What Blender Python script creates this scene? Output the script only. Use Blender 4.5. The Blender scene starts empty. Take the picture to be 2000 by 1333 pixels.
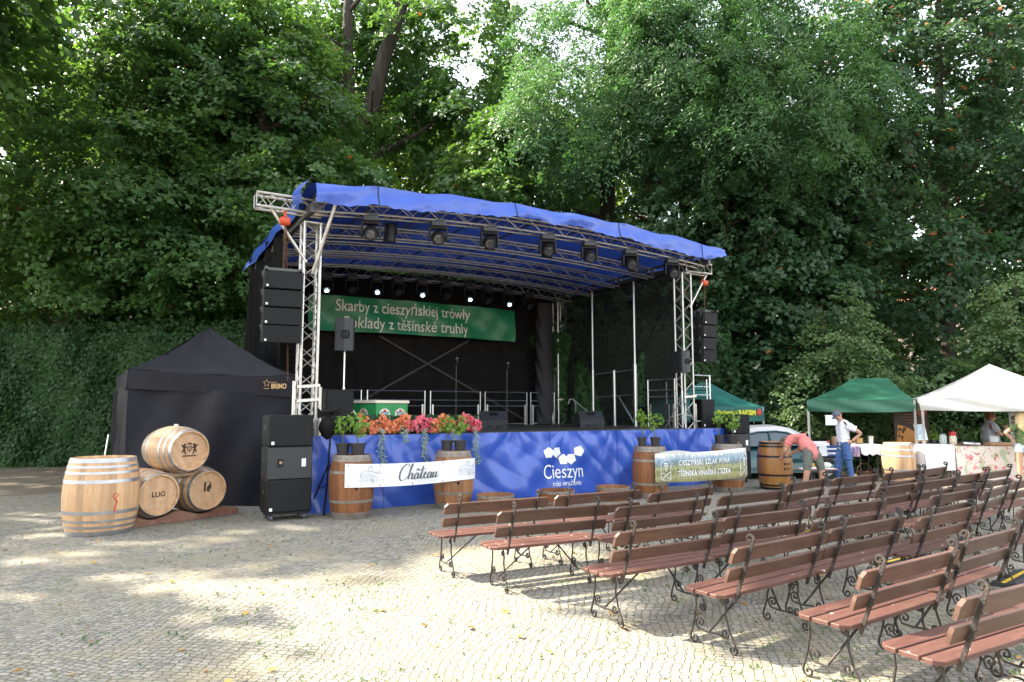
import bpy, bmesh, math, random
import numpy as np
from mathutils import Vector, Matrix, Euler
R = math.radians
PI = math.pi
scn = bpy.context.scene
COL = scn.collection

# ------------------------------------------------------------------ camera
CAM_H, FPX, PITCH = 1.8, 1333.3, math.atan(133.5/1333.3)
cam = bpy.data.cameras.new('camera'); cam_o = bpy.data.objects.new('camera', cam); COL.objects.link(cam_o)
cam.sensor_width = 36; cam.lens = 24; cam.clip_start = .05; cam.clip_end = 3000
cam_o.location = (0, 0, CAM_H); cam_o.rotation_euler = (PI/2+PITCH, 0, 0)
scn.camera = cam_o

# ------------------------------------------------------------------ light
w = bpy.data.worlds.new('World'); scn.world = w; w.use_nodes = True
nt = w.node_tree; nt.nodes.clear()
sky = nt.nodes.new('ShaderNodeTexSky'); sky.sky_type = 'NISHITA'; sky.sun_disc = False
SUN = Vector((-.95, .3, 1.0)).normalized()
sky.sun_elevation = math.asin(SUN.z); sky.sun_rotation = math.atan2(SUN.x, SUN.y)
sky.air_density = 1.3; sky.dust_density = 2.2; sky.ozone_density = 1.0
bg = nt.nodes.new('ShaderNodeBackground'); bg.inputs['Strength'].default_value = .15
out = nt.nodes.new('ShaderNodeOutputWorld')
hsv = nt.nodes.new('ShaderNodeHueSaturation'); hsv.inputs['Saturation'].default_value = .32
nt.links.new(sky.outputs[0], hsv.inputs['Color']); nt.links.new(hsv.outputs[0], bg.inputs['Color']); nt.links.new(bg.outputs[0], out.inputs['Surface'])
sl = bpy.data.lights.new('sun', 'SUN'); sl.energy = 4.3; sl.angle = R(.9); sl.color = (1, .90, .72)
so = bpy.data.objects.new('sun', sl); COL.objects.link(so)
so.rotation_euler = (-SUN).to_track_quat('-Z', 'Y').to_euler()
so.location = (-30, 10, 40)
scn.view_settings.view_transform = 'Standard'; scn.view_settings.look = 'None'
scn.view_settings.exposure = 2.28; scn.view_settings.gamma = 1
scn.render.engine = 'CYCLES'
scn.cycles.max_bounces = 8; scn.cycles.transparent_max_bounces = 12

# ------------------------------------------------------------------ helpers
def gp(px, py, z=0.0):
    """ground point seen at a pixel of the 2000 px photograph"""
    c, s = math.cos(PITCH), math.sin(PITCH)
    x = (px-1000)/FPX; y = (666.5-py)/FPX
    dy = c-s*y; dz = s+c*y; t = (z-CAM_H)/dz
    return Vector((t*x, t*dy, z))

def nodes_of(m):
    m.use_nodes = True; n = m.node_tree.nodes; l = m.node_tree.links
    return n, l, n['Principled BSDF']
MATS = {}
def mat(name, col, rough=.6, metal=0., col2=None, vs=6., vc=(.35, .65), bump=0., bs=40., spec=.5, tint=0., coat=0.,
        emit=None, es=0., alpha=1., stretch=(1, 1, 1), trans=0., weave=0.):
    if name in MATS: return MATS[name]
    m = bpy.data.materials.new(name); MATS[name] = m
    n, l, b = nodes_of(m)
    b.inputs['Base Color'].default_value = (*col, 1); b.inputs['Roughness'].default_value = rough
    b.inputs['Metallic'].default_value = metal; b.inputs['Specular IOR Level'].default_value = spec
    b.inputs['Coat Weight'].default_value = coat
    if emit: b.inputs['Emission Color'].default_value = (*emit, 1); b.inputs['Emission Strength'].default_value = es
    if alpha < 1: b.inputs['Alpha'].default_value = alpha
    if trans: b.inputs['Transmission Weight'].default_value = trans
    tc = n.new('ShaderNodeTexCoord'); mp = n.new('ShaderNodeMapping'); mp.inputs['Scale'].default_value = stretch
    l.new(tc.outputs['Object'], mp.inputs['Vector'])
    colsock = None
    if col2:
        no = n.new('ShaderNodeTexNoise'); no.inputs['Scale'].default_value = vs; no.inputs['Detail'].default_value = 6
        no.inputs['Roughness'].default_value = .62
        l.new(mp.outputs[0], no.inputs['Vector'])
        cr = n.new('ShaderNodeValToRGB'); cr.color_ramp.elements[0].position = vc[0]; cr.color_ramp.elements[1].position = vc[1]
        cr.color_ramp.elements[0].color = (*col, 1); cr.color_ramp.elements[1].color = (*col2, 1)
        l.new(no.outputs['Fac'], cr.inputs['Fac']); colsock = cr.outputs['Color']
    if tint:
        at = n.new('ShaderNodeAttribute'); at.attribute_name = 'tint'
        mr = n.new('ShaderNodeMapRange'); mr.inputs['To Min'].default_value = 1-tint; mr.inputs['To Max'].default_value = 1+tint
        l.new(at.outputs['Fac'], mr.inputs['Value'])
        mx = n.new('ShaderNodeVectorMath'); mx.operation = 'SCALE'
        if colsock: l.new(colsock, mx.inputs[0])
        else: mx.inputs[0].default_value = col
        l.new(mr.outputs[0], mx.inputs['Scale']); colsock = mx.outputs[0]
    if colsock: l.new(colsock, b.inputs['Base Color'])
    if bump:
        n2 = n.new('ShaderNodeTexNoise'); n2.inputs['Scale'].default_value = bs; n2.inputs['Detail'].default_value = 4
        l.new(mp.outputs[0], n2.inputs['Vector'])
        bp = n.new('ShaderNodeBump'); bp.inputs['Strength'].default_value = bump; bp.inputs['Distance'].default_value = .02
        l.new(n2.outputs['Fac'], bp.inputs['Height']); l.new(bp.outputs[0], b.inputs['Normal'])
    return m

class MB:
    """collects shapes of ONE mesh"""
    def __init__(s):
        s.bm = bmesh.new(); s.tl = s.bm.faces.layers.float.new('tint'); s.M = Matrix.Identity(4); s.mi = 0; s.t = .5
    def face(s, vs):
        try: f = s.bm.faces.new(vs)
        except ValueError: return None
        f.material_index = s.mi; f[s.tl] = s.t; return f
    def v(s, co): return s.bm.verts.new(s.M @ Vector(co))
    def box(s, c, d, rot=None, bevel=0., taper=1.):
        hx, hy, hz = d[0]/2, d[1]/2, d[2]/2
        T = Matrix.Translation(Vector(c))
        if rot is not None: T = T @ (Euler(rot).to_matrix().to_4x4() if not isinstance(rot, Matrix) else rot)
        vs = []
        for z in (-1, 1):
            k = taper if z > 0 else 1
            for x, y in ((-1, -1), (1, -1), (1, 1), (-1, 1)): vs.append(s.bm.verts.new(s.M @ T @ Vector((x*hx*k, y*hy*k, z*hz))))
        fs = [s.face([vs[i] for i in q]) for q in ((3, 2, 1, 0), (4, 5, 6, 7), (0, 1, 5, 4), (1, 2, 6, 5), (2, 3, 7, 6), (3, 0, 4, 7))]
        if bevel:
            es = list({e for f in fs for e in f.edges})
            r = bmesh.ops.bevel(s.bm, geom=es, offset=bevel, segments=1, affect='EDGES', profile=.5)
            for f in r['faces']: f.material_index = s.mi; f[s.tl] = s.t
        return s
    def bar(s, a, b, w, h=None, up=(0, 0, 1)):
        a, b = Vector(a), Vector(b); d = b-a; L = d.length
        if L < 1e-6: return s
        x = d.normalized(); u = Vector(up)
        if abs(x.dot(u)) > .98: u = Vector((1, 0, 0))
        y = u.cross(x).normalized(); z = x.cross(y)
        m = Matrix((x, y, z)).transposed().to_4x4()
        return s.box((a+b)/2, (L, w, h or w), m)
    def tube(s, pts, r, n=6, cap=True, closed=False):
        pts = [Vector(p) for p in pts]; rs = r if isinstance(r, (list, tuple)) else [r]*len(pts)
        rings = []; prev = None
        for i, p in enumerate(pts):
            if closed: t = pts[(i+1) % len(pts)]-pts[i-1]
            else: t = pts[min(i+1, len(pts)-1)]-pts[max(i-1, 0)]
            t = t.normalized() if t.length > 1e-9 else Vector((0, 0, 1))
            if prev is None:
                u = Vector((0, 0, 1)) if abs(t.z) < .9 else Vector((1, 0, 0))
                a = t.cross(u).normalized()
            else:
                a = (prev - t*prev.dot(t))
                a = a.normalized() if a.length > 1e-6 else t.orthogonal().normalized()
            prev = a; b = t.cross(a)
            rings.append([s.v(p+(a*math.cos(2*PI*k/n)+b*math.sin(2*PI*k/n))*rs[i]) for k in range(n)])
        m = len(rings)
        for i in range(m if closed else m-1):
            A, B = rings[i], rings[(i+1) % m]
            for k in range(n): s.face([A[k], A[(k+1) % n], B[(k+1) % n], B[k]])
        if cap and not closed:
            s.face(rings[0][::-1]); s.face(rings[-1])
        return s
    def lathe(s, prof, n=24, M=None, caps=True, tints=None, a0=0., a1=2*PI):
        """prof: [(r, z)]"""
        M = M or Matrix.Identity(4); full = abs(a1-a0-2*PI) < 1e-6; m = n if full else n+1
        rings = [[s.bm.verts.new(s.M @ M @ Vector((r*math.cos(a0+(a1-a0)*k/n), r*math.sin(a0+(a1-a0)*k/n), z))) for k in range(m)] for r, z in prof]
        for i in range(len(rings)-1):
            for k in range(n):
                if tints: s.t = tints[k % len(tints)]
                k2 = (k+1) % m
                s.face([rings[i][k], rings[i][k2], rings[i+1][k2], rings[i+1][k]])
        s.t = .5
        if caps and full: s.face(rings[0][::-1]); s.face(rings[-1])
        return s
    def prism(s, poly, h, M=None):
        """poly in xy, extruded along z by h"""
        M = M or Matrix.Identity(4)
        A = [s.bm.verts.new(s.M @ M @ Vector((x, y, 0))) for x, y in poly]
        B = [s.bm.verts.new(s.M @ M @ Vector((x, y, h))) for x, y in poly]
        s.face(A[::-1]); s.face(B); n = len(poly)
        for i in range(n): s.face([A[i], A[(i+1) % n], B[(i+1) % n], B[i]])
        return s
    def grid(s, f, nu, nv, u0=0., u1=1., v0=0., v1=1.):
        V = [[s.v(f(u0+(u1-u0)*i/nu, v0+(v1-v0)*j/nv)) for j in range(nv+1)] for i in range(nu+1)]
        for i in range(nu):
            for j in range(nv): s.face([V[i][j], V[i+1][j], V[i+1][j+1], V[i][j+1]])
        return s
    def ball(s, c, r, n=10, m=7, sc=(1, 1, 1)):
        T = Matrix.Translation(Vector(c)) @ Matrix.Diagonal((*[q*r for q in sc], 1))
        prof = [(math.sin(PI*i/m), -math.cos(PI*i/m)) for i in range(m+1)]; prof[0] = (.02, -1); prof[-1] = (.02, 1)
        return s.lathe(prof, n, T)
    def poly(s, pts): s.face([s.v(p) for p in pts]); return s
    def build(s, name, mats, parent=None, smooth=None, norm=True):
        if norm: bmesh.ops.recalc_face_normals(s.bm, faces=s.bm.faces)
        me = bpy.data.meshes.new(name); s.bm.to_mesh(me); s.bm.free()
        for m in (mats if isinstance(mats, (list, tuple)) else [mats]): me.materials.append(m)
        if smooth:
            me.shade_smooth(); me.set_sharp_from_angle(angle=R(smooth))
        return link(name, me, parent)
def link(name, me, parent=None):
    o = bpy.data.objects.new(name, me); COL.objects.link(o)
    if parent: o.parent = parent
    return o
def tag(o, label=None, cat=None, group=None, kind=None):
    if label: o['label'] = label
    if cat: o['category'] = cat
    if group: o['group'] = group
    if kind: o['kind'] = kind
    return o
def thing(name, label, cat, loc=(0, 0, 0), rz=0., group=None):
    o = bpy.data.objects.new(name, None); COL.objects.link(o); o.empty_display_size = .2
    o.location = loc; o.rotation_euler = (0, 0, rz)
    return tag(o, label, cat, group)
def dup(root, loc=None, rz=None, label=None, scale=None):
    r = root.copy(); COL.objects.link(r)
    if loc is not None: r.location = loc
    if rz is not None: r.rotation_euler = (root.rotation_euler[0], root.rotation_euler[1], rz)
    if scale is not None: r.scale = scale
    if label: r['label'] = label
    for ch in list(root.children):
        c = ch.copy(); COL.objects.link(c); c.parent = r
        for g in list(ch.children):
            d = g.copy(); COL.objects.link(d); d.parent = c
    return r
ORD = ['first', 'second', 'third', 'fourth', 'fifth', 'sixth', 'seventh', 'eighth', 'ninth', 'tenth', 'eleventh']

def text_mesh(s, size, bold=0., shear=0., spacing=1.0):
    cu = bpy.data.curves.new('txt', 'FONT'); cu.body = s; cu.size = size; cu.offset = bold; cu.shear = shear
    cu.align_x = 'CENTER'; cu.align_y = 'CENTER'; cu.space_character = spacing; cu.resolution_u = 5
    o = bpy.data.objects.new('txt', cu); COL.objects.link(o)
    bpy.context.view_layer.update()
    dg = bpy.context.evaluated_depsgraph_get()
    me = bpy.data.meshes.new_from_object(o.evaluated_get(dg))
    bpy.data.objects.remove(o); bpy.data.curves.remove(cu)
    bm = bmesh.new(); bm.from_mesh(me); bpy.data.meshes.remove(me)
    return bm
def text_on(s, size, f, ox, oy, m, parent, name='lettering', bold=0., shear=0., width=None, spacing=1., step=.06):
    """lay lettering on the surface f(x, y) -> 3D; width fits the line to that length"""
    pre = s.split('ě')[0] if 'ě' in s else None
    bm = text_mesh(s.replace('ě', 'e'), size, bold, shear, spacing)
    if pre is not None:      # the font's own ě does not fill, so the caron is drawn over a plain e
        def ext(q):
            b_ = text_mesh(q, size, bold, shear, spacing); a_ = [v.co.x for v in b_.verts]; t_ = max(v.co.y for v in b_.verts); b_.free(); return min(a_), max(a_), t_
        e0, e1, et = ext('e'); p0_, p1_, _ = ext(pre+'e'); xc = min(v.co.x for v in bm.verts)+(p1_-p0_)-(e1-e0)/2; yt = et+.05*size+.0*size
        yt = min(v.co.y for v in bm.verts)*0+et+.06*size
        vs_ = [bm.verts.new((xc+a*size, yt+b*size, 0)) for a, b in ((-.15, .17), (-.09, .17), (0, .07), (.09, .17), (.15, .17), (.035, .0), (-.035, .0))]
        for q in ((0, 1, 2, 6), (2, 3, 4, 5), (6, 2, 5)): bm.faces.new([vs_[i] for i in q])
    xs = [v.co.x for v in bm.verts]
    if not xs: return None
    x0, x1 = min(xs), max(xs); k = (width/(x1-x0)) if width else 1
    cx = (x0+x1)/2
    for v in bm.verts: v.co.x = (v.co.x-cx)*k
    x0 = -(x1-cx)*k; x1 = -x0
    bmesh.ops.triangulate(bm, faces=bm.faces[:])
    x = x0+step
    while x < x1:
        bmesh.ops.bisect_plane(bm, geom=bm.verts[:]+bm.edges[:]+bm.faces[:], plane_co=(x, 0, 0), plane_no=(1, 0, 0)); x += step
    for v in bm.verts: v.co = Vector(f(ox+v.co.x, oy+v.co.y))
    me = bpy.data.meshes.new(name); bm.to_mesh(me); bm.free(); me.materials.append(m)
    return link(name, me, parent)
def wob(x, y, s=0.):
    return (math.sin(x*1.7+s)+math.sin(x*3.1+y*2.3+s*2)+.6*math.sin(x*6.3-y*4.1+s)+.4*math.sin(x*11.7+y*3.+s*3))/3.
# ------------------------------------------------------------------ materials
M_alu = mat('aluminium', (.62, .60, .57), .38, .9, col2=(.48, .46, .43), vs=9)
M_steel = mat('galvanised_hoop', (.50, .51, .53), .42, .85, col2=(.36, .36, .38), vs=7, vc=(.3, .7), bump=.1)
M_rusthoop = mat('weathered_hoop', (.30, .28, .25), .6, .5, col2=(.20, .16, .12), vs=9)
M_black = mat('black_paint', (.007, .007, .008), .5, 0, col2=(.011, .011, .013), vs=20, spec=.3, bump=.1, bs=160)
M_grille = mat('speaker_grille', (.006, .0065, .008), .6, 0, spec=.25, col2=(.010, .0105, .012), vs=60)
M_greyblack = mat('charcoal_plastic', (.022, .024, .028), .45)
M_iron = mat('wrought_iron', (.035, .03, .028), .55, .3, col2=(.10, .065, .045), vs=14, vc=(.5, .75), bump=.3, bs=80)
M_chrome = mat('silver_pipe', (.7, .7, .71), .3, .95)
M_white = mat('white_plastic', (.8, .8, .8), .5)
M_cable = mat('black_cable', (.02, .02, .02), .6)

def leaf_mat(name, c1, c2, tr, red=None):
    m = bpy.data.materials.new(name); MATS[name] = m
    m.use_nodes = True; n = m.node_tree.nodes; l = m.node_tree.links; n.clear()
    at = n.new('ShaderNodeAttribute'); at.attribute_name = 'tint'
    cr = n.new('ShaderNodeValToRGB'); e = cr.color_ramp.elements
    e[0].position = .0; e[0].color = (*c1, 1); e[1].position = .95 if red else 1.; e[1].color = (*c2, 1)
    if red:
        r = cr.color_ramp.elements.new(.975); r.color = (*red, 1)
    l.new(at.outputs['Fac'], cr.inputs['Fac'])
    d = n.new('ShaderNodeBsdfPrincipled'); d.inputs['Roughness'].default_value = .42; d.inputs['Specular IOR Level'].default_value = .30
    l.new(cr.outputs['Color'], d.inputs['Base Color'])
    t = n.new('ShaderNodeBsdfTranslucent')
    mu = n.new('ShaderNodeVectorMath'); mu.operation = 'MULTIPLY'; mu.inputs[1].default_value = tr
    l.new(cr.outputs['Color'], mu.inputs[0]); l.new(mu.outputs[0], t.inputs['Color'])
    mx = n.new('ShaderNodeMixShader'); mx.inputs['Fac'].default_value = .36
    l.new(d.outputs[0], mx.inputs[1]); l.new(t.outputs[0], mx.inputs[2])
    o = n.new('ShaderNodeOutputMaterial'); l.new(mx.outputs[0], o.inputs['Surface'])
    return m
L_maple = leaf_mat('maple_leaf', (.036, .092, .030), (.088, .175, .052), (2.4, 2.2, 1.0), red=(.32, .09, .03))
L_deep = leaf_mat('dark_maple_leaf', (.022, .060, .028), (.062, .120, .052), (2.2, 2.2, 1.4), red=(.30, .10, .04))
L_ash = leaf_mat('ash_leaf', (.034, .088, .034), (.080, .155, .060), (2.2, 2.3, 1.4))
L_back = leaf_mat('far_leaf', (.07, .14, .022), (.16, .24, .04), (3.4, 3.0, 1.2))
L_ivy = leaf_mat('ivy_leaf', (.034, .088, .026), (.058, .130, .040), (2., 2., 1.2))
L_shrub = leaf_mat('shrub_leaf', (.07, .13, .05), (.15, .22, .10), (2.2, 2.2, 1.4))
L_pot = leaf_mat('vine_leaf', (.08, .17, .025), (.19, .32, .05), (2.2, 2.0, 1.2))
L_trail = leaf_mat('trailing_leaf', (.22, .32, .26), (.42, .50, .42), (1.5, 1.5, 1.3))
P_orange = leaf_mat('orange_petal', (.70, .22, .09), (.85, .48, .28), (1.4, 1.2, 1.))
P_pink = leaf_mat('pink_petal', (.70, .08, .15), (.85, .34, .36), (1.3, 1.1, 1.1))
L_fallen = leaf_mat('fallen_leaf', (.30, .16, .05), (.62, .40, .12), (1., 1., 1.))
M_bark = mat('bark', (.022, .017, .012), .95, 0, col2=(.055, .042, .030), vs=5, stretch=(1, 1, .25), bump=.9, bs=14)

# ------------------------------------------------------------------ leaves
def leaf_mesh(name, pos, nrm, size, tint, shape='maple', rng=None, m=None):
    N = len(pos); rng = rng or np.random.default_rng(1)
    nrm = nrm/np.linalg.norm(nrm, axis=1, keepdims=True)
    a = rng.normal(size=(N, 3)); a[:, 2] -= .5
    t = a - nrm*np.sum(a*nrm, 1, keepdims=True); t /= np.linalg.norm(t, axis=1, keepdims=True)+1e-9
    b = np.cross(nrm, t)
    if shape == 'maple':
        P = np.array([(0, -.5, 0), (.52, -.18, .06), (.20, .08, .0), (0, .58, -.06), (-.20, .08, .0), (-.52, -.18, .06)])
        F = np.array([(0, 1, 2), (0, 2, 3), (0, 3, 4), (0, 4, 5)])
    elif shape == 'ash':
        P = np.array([(0, -.6, 0), (.20, 0, .05), (0, .6, -.04), (-.20, 0, .05)]); F = np.array([(0, 1, 2), (0, 2, 3)])
    else:
        P = np.array([(0, -.5, 0), (.42, 0, .08), (0, .5, -.04), (-.42, 0, .08)]); F = np.array([(0, 1, 2), (0, 2, 3)])
    k = len(P); f = len(F)
    V = pos[:, None, :] + size[:, None, None]*(P[None, :, 0:1]*b[:, None, :]+P[None, :, 1:2]*t[:, None, :]+P[None, :, 2:3]*nrm[:, None, :])
    V = V.reshape(-1, 3)
    I = (F[None]+(np.arange(N)*k)[:, None, None]).reshape(-1)
    me = bpy.data.meshes.new(name)
    me.vertices.add(len(V)); me.vertices.foreach_set('co', V.astype(np.float32).ravel())
    me.loops.add(len(I)); me.loops.foreach_set('vertex_index', I.astype(np.int32))
    nf = N*f; me.polygons.add(nf); me.polygons.foreach_set('loop_start', (np.arange(nf)*3).astype(np.int32))
    at = me.attributes.new('tint', 'FLOAT', 'FACE'); at.data.foreach_set('value', np.repeat(tint, f).astype(np.float32))
    me.update(calc_edges=True); me.materials.append(m)
    return me
def sprays(blobs, n_sp, n_lf, rs, size, seed, inner=.35, droop=.35, hole=0., upb=.8, zmin=None, autumn=.0012):
    """leaves grouped in flat drooping sprays over the shells of ellipsoids (cx,cy,cz,rx,ry,rz)"""
    g = np.random.default_rng(seed)
    B = np.array(blobs, float); wgt = (B[:, 3]*B[:, 4]+B[:, 3]*B[:, 5]+B[:, 4]*B[:, 5]); wgt /= wgt.sum()
    bi = g.choice(len(B), n_sp, p=wgt); b = B[bi]
    d = g.normal(size=(n_sp, 3)); d /= np.linalg.norm(d, axis=1, keepdims=True)
    rad = 1-inner*g.random(n_sp)**1.5
    rad *= 1+.10*np.sin(d[:, 0]*5+seed)+.10*np.sin(d[:, 2]*7+seed*2)+.08*np.sin(d[:, 1]*9)
    C = b[:, :3]+d*b[:, 3:6]*rad[:, None]
    if hole:
        h = np.sin(C[:, 0]*.9+seed)+np.sin(C[:, 2]*1.1+C[:, 1]*.4+seed*1.7)+.7*np.sin(C[:, 0]*2.1-C[:, 2]*1.7)
        keep = h > (-3+hole*3.)
        C, d = C[keep], d[keep]
    if zmin is not None:
        k = C[:, 2] > zmin; C, d = C[k], d[k]
    n_sp = len(C)
    up = np.array([0, 0, 1.])
    N0 = d*.55+up*upb+g.normal(size=(n_sp, 3))*.25; N0 /= np.linalg.norm(N0, axis=1, keepdims=True)
    a = g.normal(size=(n_sp, 3)); T = a-N0*np.sum(a*N0, 1, keepdims=True); T /= np.linalg.norm(T, axis=1, keepdims=True); Bn = np.cross(N0, T)
    R_ = rs*(.6+.8*g.random(n_sp)); st = g.random(n_sp)
    idx = np.repeat(np.arange(n_sp), n_lf); M_ = len(idx)
    ang = g.random(M_)*2*PI; rr = np.sqrt(g.random(M_))
    off = (T[idx]*np.cos(ang)[:, None]*1.25+Bn[idx]*np.sin(ang)[:, None]*.8)*(rr*R_[idx])[:, None]+N0[idx]*(g.normal(size=M_)*.13*R_[idx])[:, None]
    pos = C[idx]+off; pos[:, 2] -= droop*R_[idx]*rr**2
    # droop tilts leaves outwards
    nr = N0[idx]+off/np.maximum(R_[idx], .01)[:, None]*.5*droop+g.normal(size=(M_, 3))*.42
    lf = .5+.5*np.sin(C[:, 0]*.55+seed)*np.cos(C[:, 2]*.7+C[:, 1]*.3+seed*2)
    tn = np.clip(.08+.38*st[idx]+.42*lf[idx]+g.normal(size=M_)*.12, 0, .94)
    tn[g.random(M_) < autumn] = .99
    return pos, nr, size*(.7+.6*g.random(M_)), tn, g
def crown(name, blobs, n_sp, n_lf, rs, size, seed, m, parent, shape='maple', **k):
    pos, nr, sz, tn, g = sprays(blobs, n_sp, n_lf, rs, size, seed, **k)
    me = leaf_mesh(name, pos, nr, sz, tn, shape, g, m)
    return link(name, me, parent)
def branchy(mb, p0, h, r, seed, lean=(0, 0), nb=7, spread=3., fork=None, top=.25, lowest=.35):
    g = random.Random(seed); pts = []; rs = []
    n = 9
    for i in range(n+1):
        t = i/n
        pts.append((p0[0]+lean[0]*t+.16*math.sin(t*5+seed), p0[1]+lean[1]*t+.14*math.cos(t*4+seed), p0[2]+h*t))
        rs.append(r*(1-(1-top)*t)*(1+.35*max(0, .12-t)/.12))
    mb.tube(pts, rs, 10)
    for b in range(nb):
        t = lowest+(1-lowest)*(b+.5)/nb; i = min(int(t*n), n-1); o = Vector(pts[i])
        a = g.random()*2*PI if b % 2 else g.choice((0, PI))+g.uniform(-.5, .5)
        L = spread*(1.1-.5*t)*g.uniform(.7, 1.2); up = g.uniform(.4, .9)
        br = [o]; rr = [rs[i]*.5]
        for k in range(1, 6):
            q = k/5
            br.append(o+Vector((math.cos(a)*L*q+.15*math.sin(k*2.1+b), math.sin(a)*L*q+.15*math.cos(k*1.7+b), up*L*q-.25*L*q*q*g.random())))
            rr.append(rs[i]*.5*(1-.85*q)+.008)
        mb.tube(br, rr, 6)
        for k in (2, 3, 4):
            s = br[k]; e = s+Vector((g.uniform(-1, 1), g.uniform(-1, 1), g.uniform(.1, 1)))*L*.32
            mb.tube([s, (s+e)/2+Vector((0, 0, .08)), e], [rr[k]*.5, rr[k]*.35, .006], 5)
    return pts
def tree(label, x, y, z0, h, r, blobs, n_sp, n_lf, rs, size, seed, m, shape='maple', name='maple_tree', group=None, lean=(0, 0), nb=8, spread=3.5, **k):
    t = thing(name, label, 'tree', (x, y, z0), 0, group)
    mb = MB(); branchy(mb, (0, 0, -.3), h, r, seed, lean, nb, spread)
    mb.build('trunk', M_bark, t, smooth=60)
    crown('crown', blobs, n_sp, n_lf, rs, size, seed, m, t, shape, **k)
    return t

# ------------------------------------------------------------------ ground, wall, hill
def ground_mat():
    m = bpy.data.materials.new('cobblestones'); n, l, b = nodes_of(m)
    tc = n.new('ShaderNodeTexCoord')
    def noise(s, d=4, r=.6):
        q = n.new('ShaderNodeTexNoise'); q.inputs['Scale'].default_value = s; q.inputs['Detail'].default_value = d; q.inputs['Roughness'].default_value = r
        l.new(tc.outputs['Object'], q.inputs['Vector']); return q
    # rows of small setts laid in shallow arcs
    dn = noise(.35, 2)
    wv = n.new('ShaderNodeVectorMath'); wv.operation = 'MULTIPLY_ADD'; wv.inputs[1].default_value = (.9, .9, 0)
    l.new(dn.outputs['Color'], wv.inputs[0]); l.new(tc.outputs['Object'], wv.inputs[2])
    fn = noise(3.2, 3); w2 = n.new('ShaderNodeVectorMath'); w2.operation = 'MULTIPLY_ADD'; w2.inputs[1].default_value = (.06, .06, 0)
    l.new(fn.outputs['Color'], w2.inputs[0]); l.new(wv.outputs[0], w2.inputs[2]); wv = w2
    mp = n.new('ShaderNodeMapping'); mp.inputs['Rotation'].default_value = (0, 0, R(9)); mp.inputs['Scale'].default_value = (1., 1.25, 1)
    l.new(wv.outputs[0], mp.inputs['Vector'])
    vo = n.new('ShaderNodeTexVoronoi'); vo.inputs['Scale'].default_value = 14.5; vo.inputs['Randomness'].default_value = .40
    vo.feature = 'DISTANCE_TO_EDGE'; l.new(mp.outputs[0], vo.inputs['Vector'])
    vc = n.new('ShaderNodeTexVoronoi'); vc.inputs['Scale'].default_value = 14.5; vc.inputs['Randomness'].default_value = .40
    l.new(mp.outputs[0], vc.inputs['Vector'])
    st = n.new('ShaderNodeValToRGB'); e = st.color_ramp.elements
    e[0].position = 0; e[0].color = (.185, .168, .145, 1); e[1].position = 1; e[1].color = (.34, .292, .215, 1)
    e2 = st.color_ramp.elements.new(.45); e2.color = (.27, .236, .180, 1)
    sx = n.new('ShaderNodeSeparateColor'); l.new(vc.outputs['Color'], sx.inputs[0]); l.new(sx.outputs[0], st.inputs['Fac'])
    nz = noise(46, 6, .8)
    mg = n.new('ShaderNodeMix'); mg.data_type = 'RGBA'; mg.blend_type = 'OVERLAY'; mg.inputs['Factor'].default_value = .55
    l.new(st.outputs[0], mg.inputs['A']); l.new(nz.outputs['Color'], mg.inputs['B'])
    hs = n.new('ShaderNodeHueSaturation'); hs.inputs['Saturation'].default_value = .55; l.new(mg.outputs['Result'], hs.inputs['Color'])
    # joints: dirt and moss
    ms = noise(1.3, 5, .65); mr = n.new('ShaderNodeValToRGB'); mr.color_ramp.elements[0].position = .38; mr.color_ramp.elements[1].position = .60
    mr.color_ramp.elements[0].color = (.15, .125, .085, 1); mr.color_ramp.elements[1].color = (.125, .145, .05, 1)
    l.new(ms.outputs['Fac'], mr.inputs['Fac'])
    jw = n.new('ShaderNodeMapRange'); jw.inputs['From Min'].default_value = .02; jw.inputs['From Max'].default_value = .095
    l.new(vo.outputs['Distance'], jw.inputs['Value'])
    mj = n.new('ShaderNodeMix'); mj.data_type = 'RGBA'; l.new(jw.outputs[0], mj.inputs['Factor'])
    l.new(mr.outputs[0], mj.inputs['A']); l.new(hs.outputs[0], mj.inputs['B'])
    # sand / dirt patches that cover stones
    pt = noise(.75, 9, .82); pr = n.new('ShaderNodeMapRange'); pr.inputs['From Min'].default_value = .47; pr.inputs['From Max'].default_value = .60; pr.inputs['To Max'].default_value = .65
    l.new(pt.outputs['Fac'], pr.inputs['Value'])
    p2 = n.new('ShaderNodeMix'); p2.data_type = 'RGBA'; l.new(pr.outputs[0], p2.inputs['Factor']); l.new(mj.outputs['Result'], p2.inputs['A'])
    p2.inputs['B'].default_value = (.29, .25, .155, 1)
    l.new(p2.outputs['Result'], b.inputs['Base Color']); b.inputs['Roughness'].default_value = .82
    hh = n.new('ShaderNodeMath'); hh.operation = 'MULTIPLY_ADD'; hh.inputs[1].default_value = .35; l.new(nz.outputs['Fac'], hh.inputs[0]); l.new(jw.outputs[0], hh.inputs[2])
    bp = n.new('ShaderNodeBump'); bp.inputs['Strength'].default_value = .9; bp.inputs['Distance'].default_value = .02
    l.new(hh.outputs[0], bp.inputs['Height']); l.new(bp.outputs[0], b.inputs['Normal'])
    return m
M_earth = mat('bare_earth', (.085, .062, .042), .95, 0, col2=(.15, .12, .075), vs=1.6, bump=.8, bs=9)
M_dirt = mat('dusty_soil', (.11, .085, .06), .95, 0, col2=(.20, .165, .12), vs=1.6, bump=.8, bs=14)
mb = MB(); mb.grid(lambda u, v: (u, v, -.012), 8, 8, -700, 700, -200, 1200)
tag(mb.build('ground', M_earth), kind='structure')
def rim(t):
    a = t*2*PI
    return 1+.02*math.sin(5*a)+.012*math.sin(13*a+1)
mb = MB()
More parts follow.
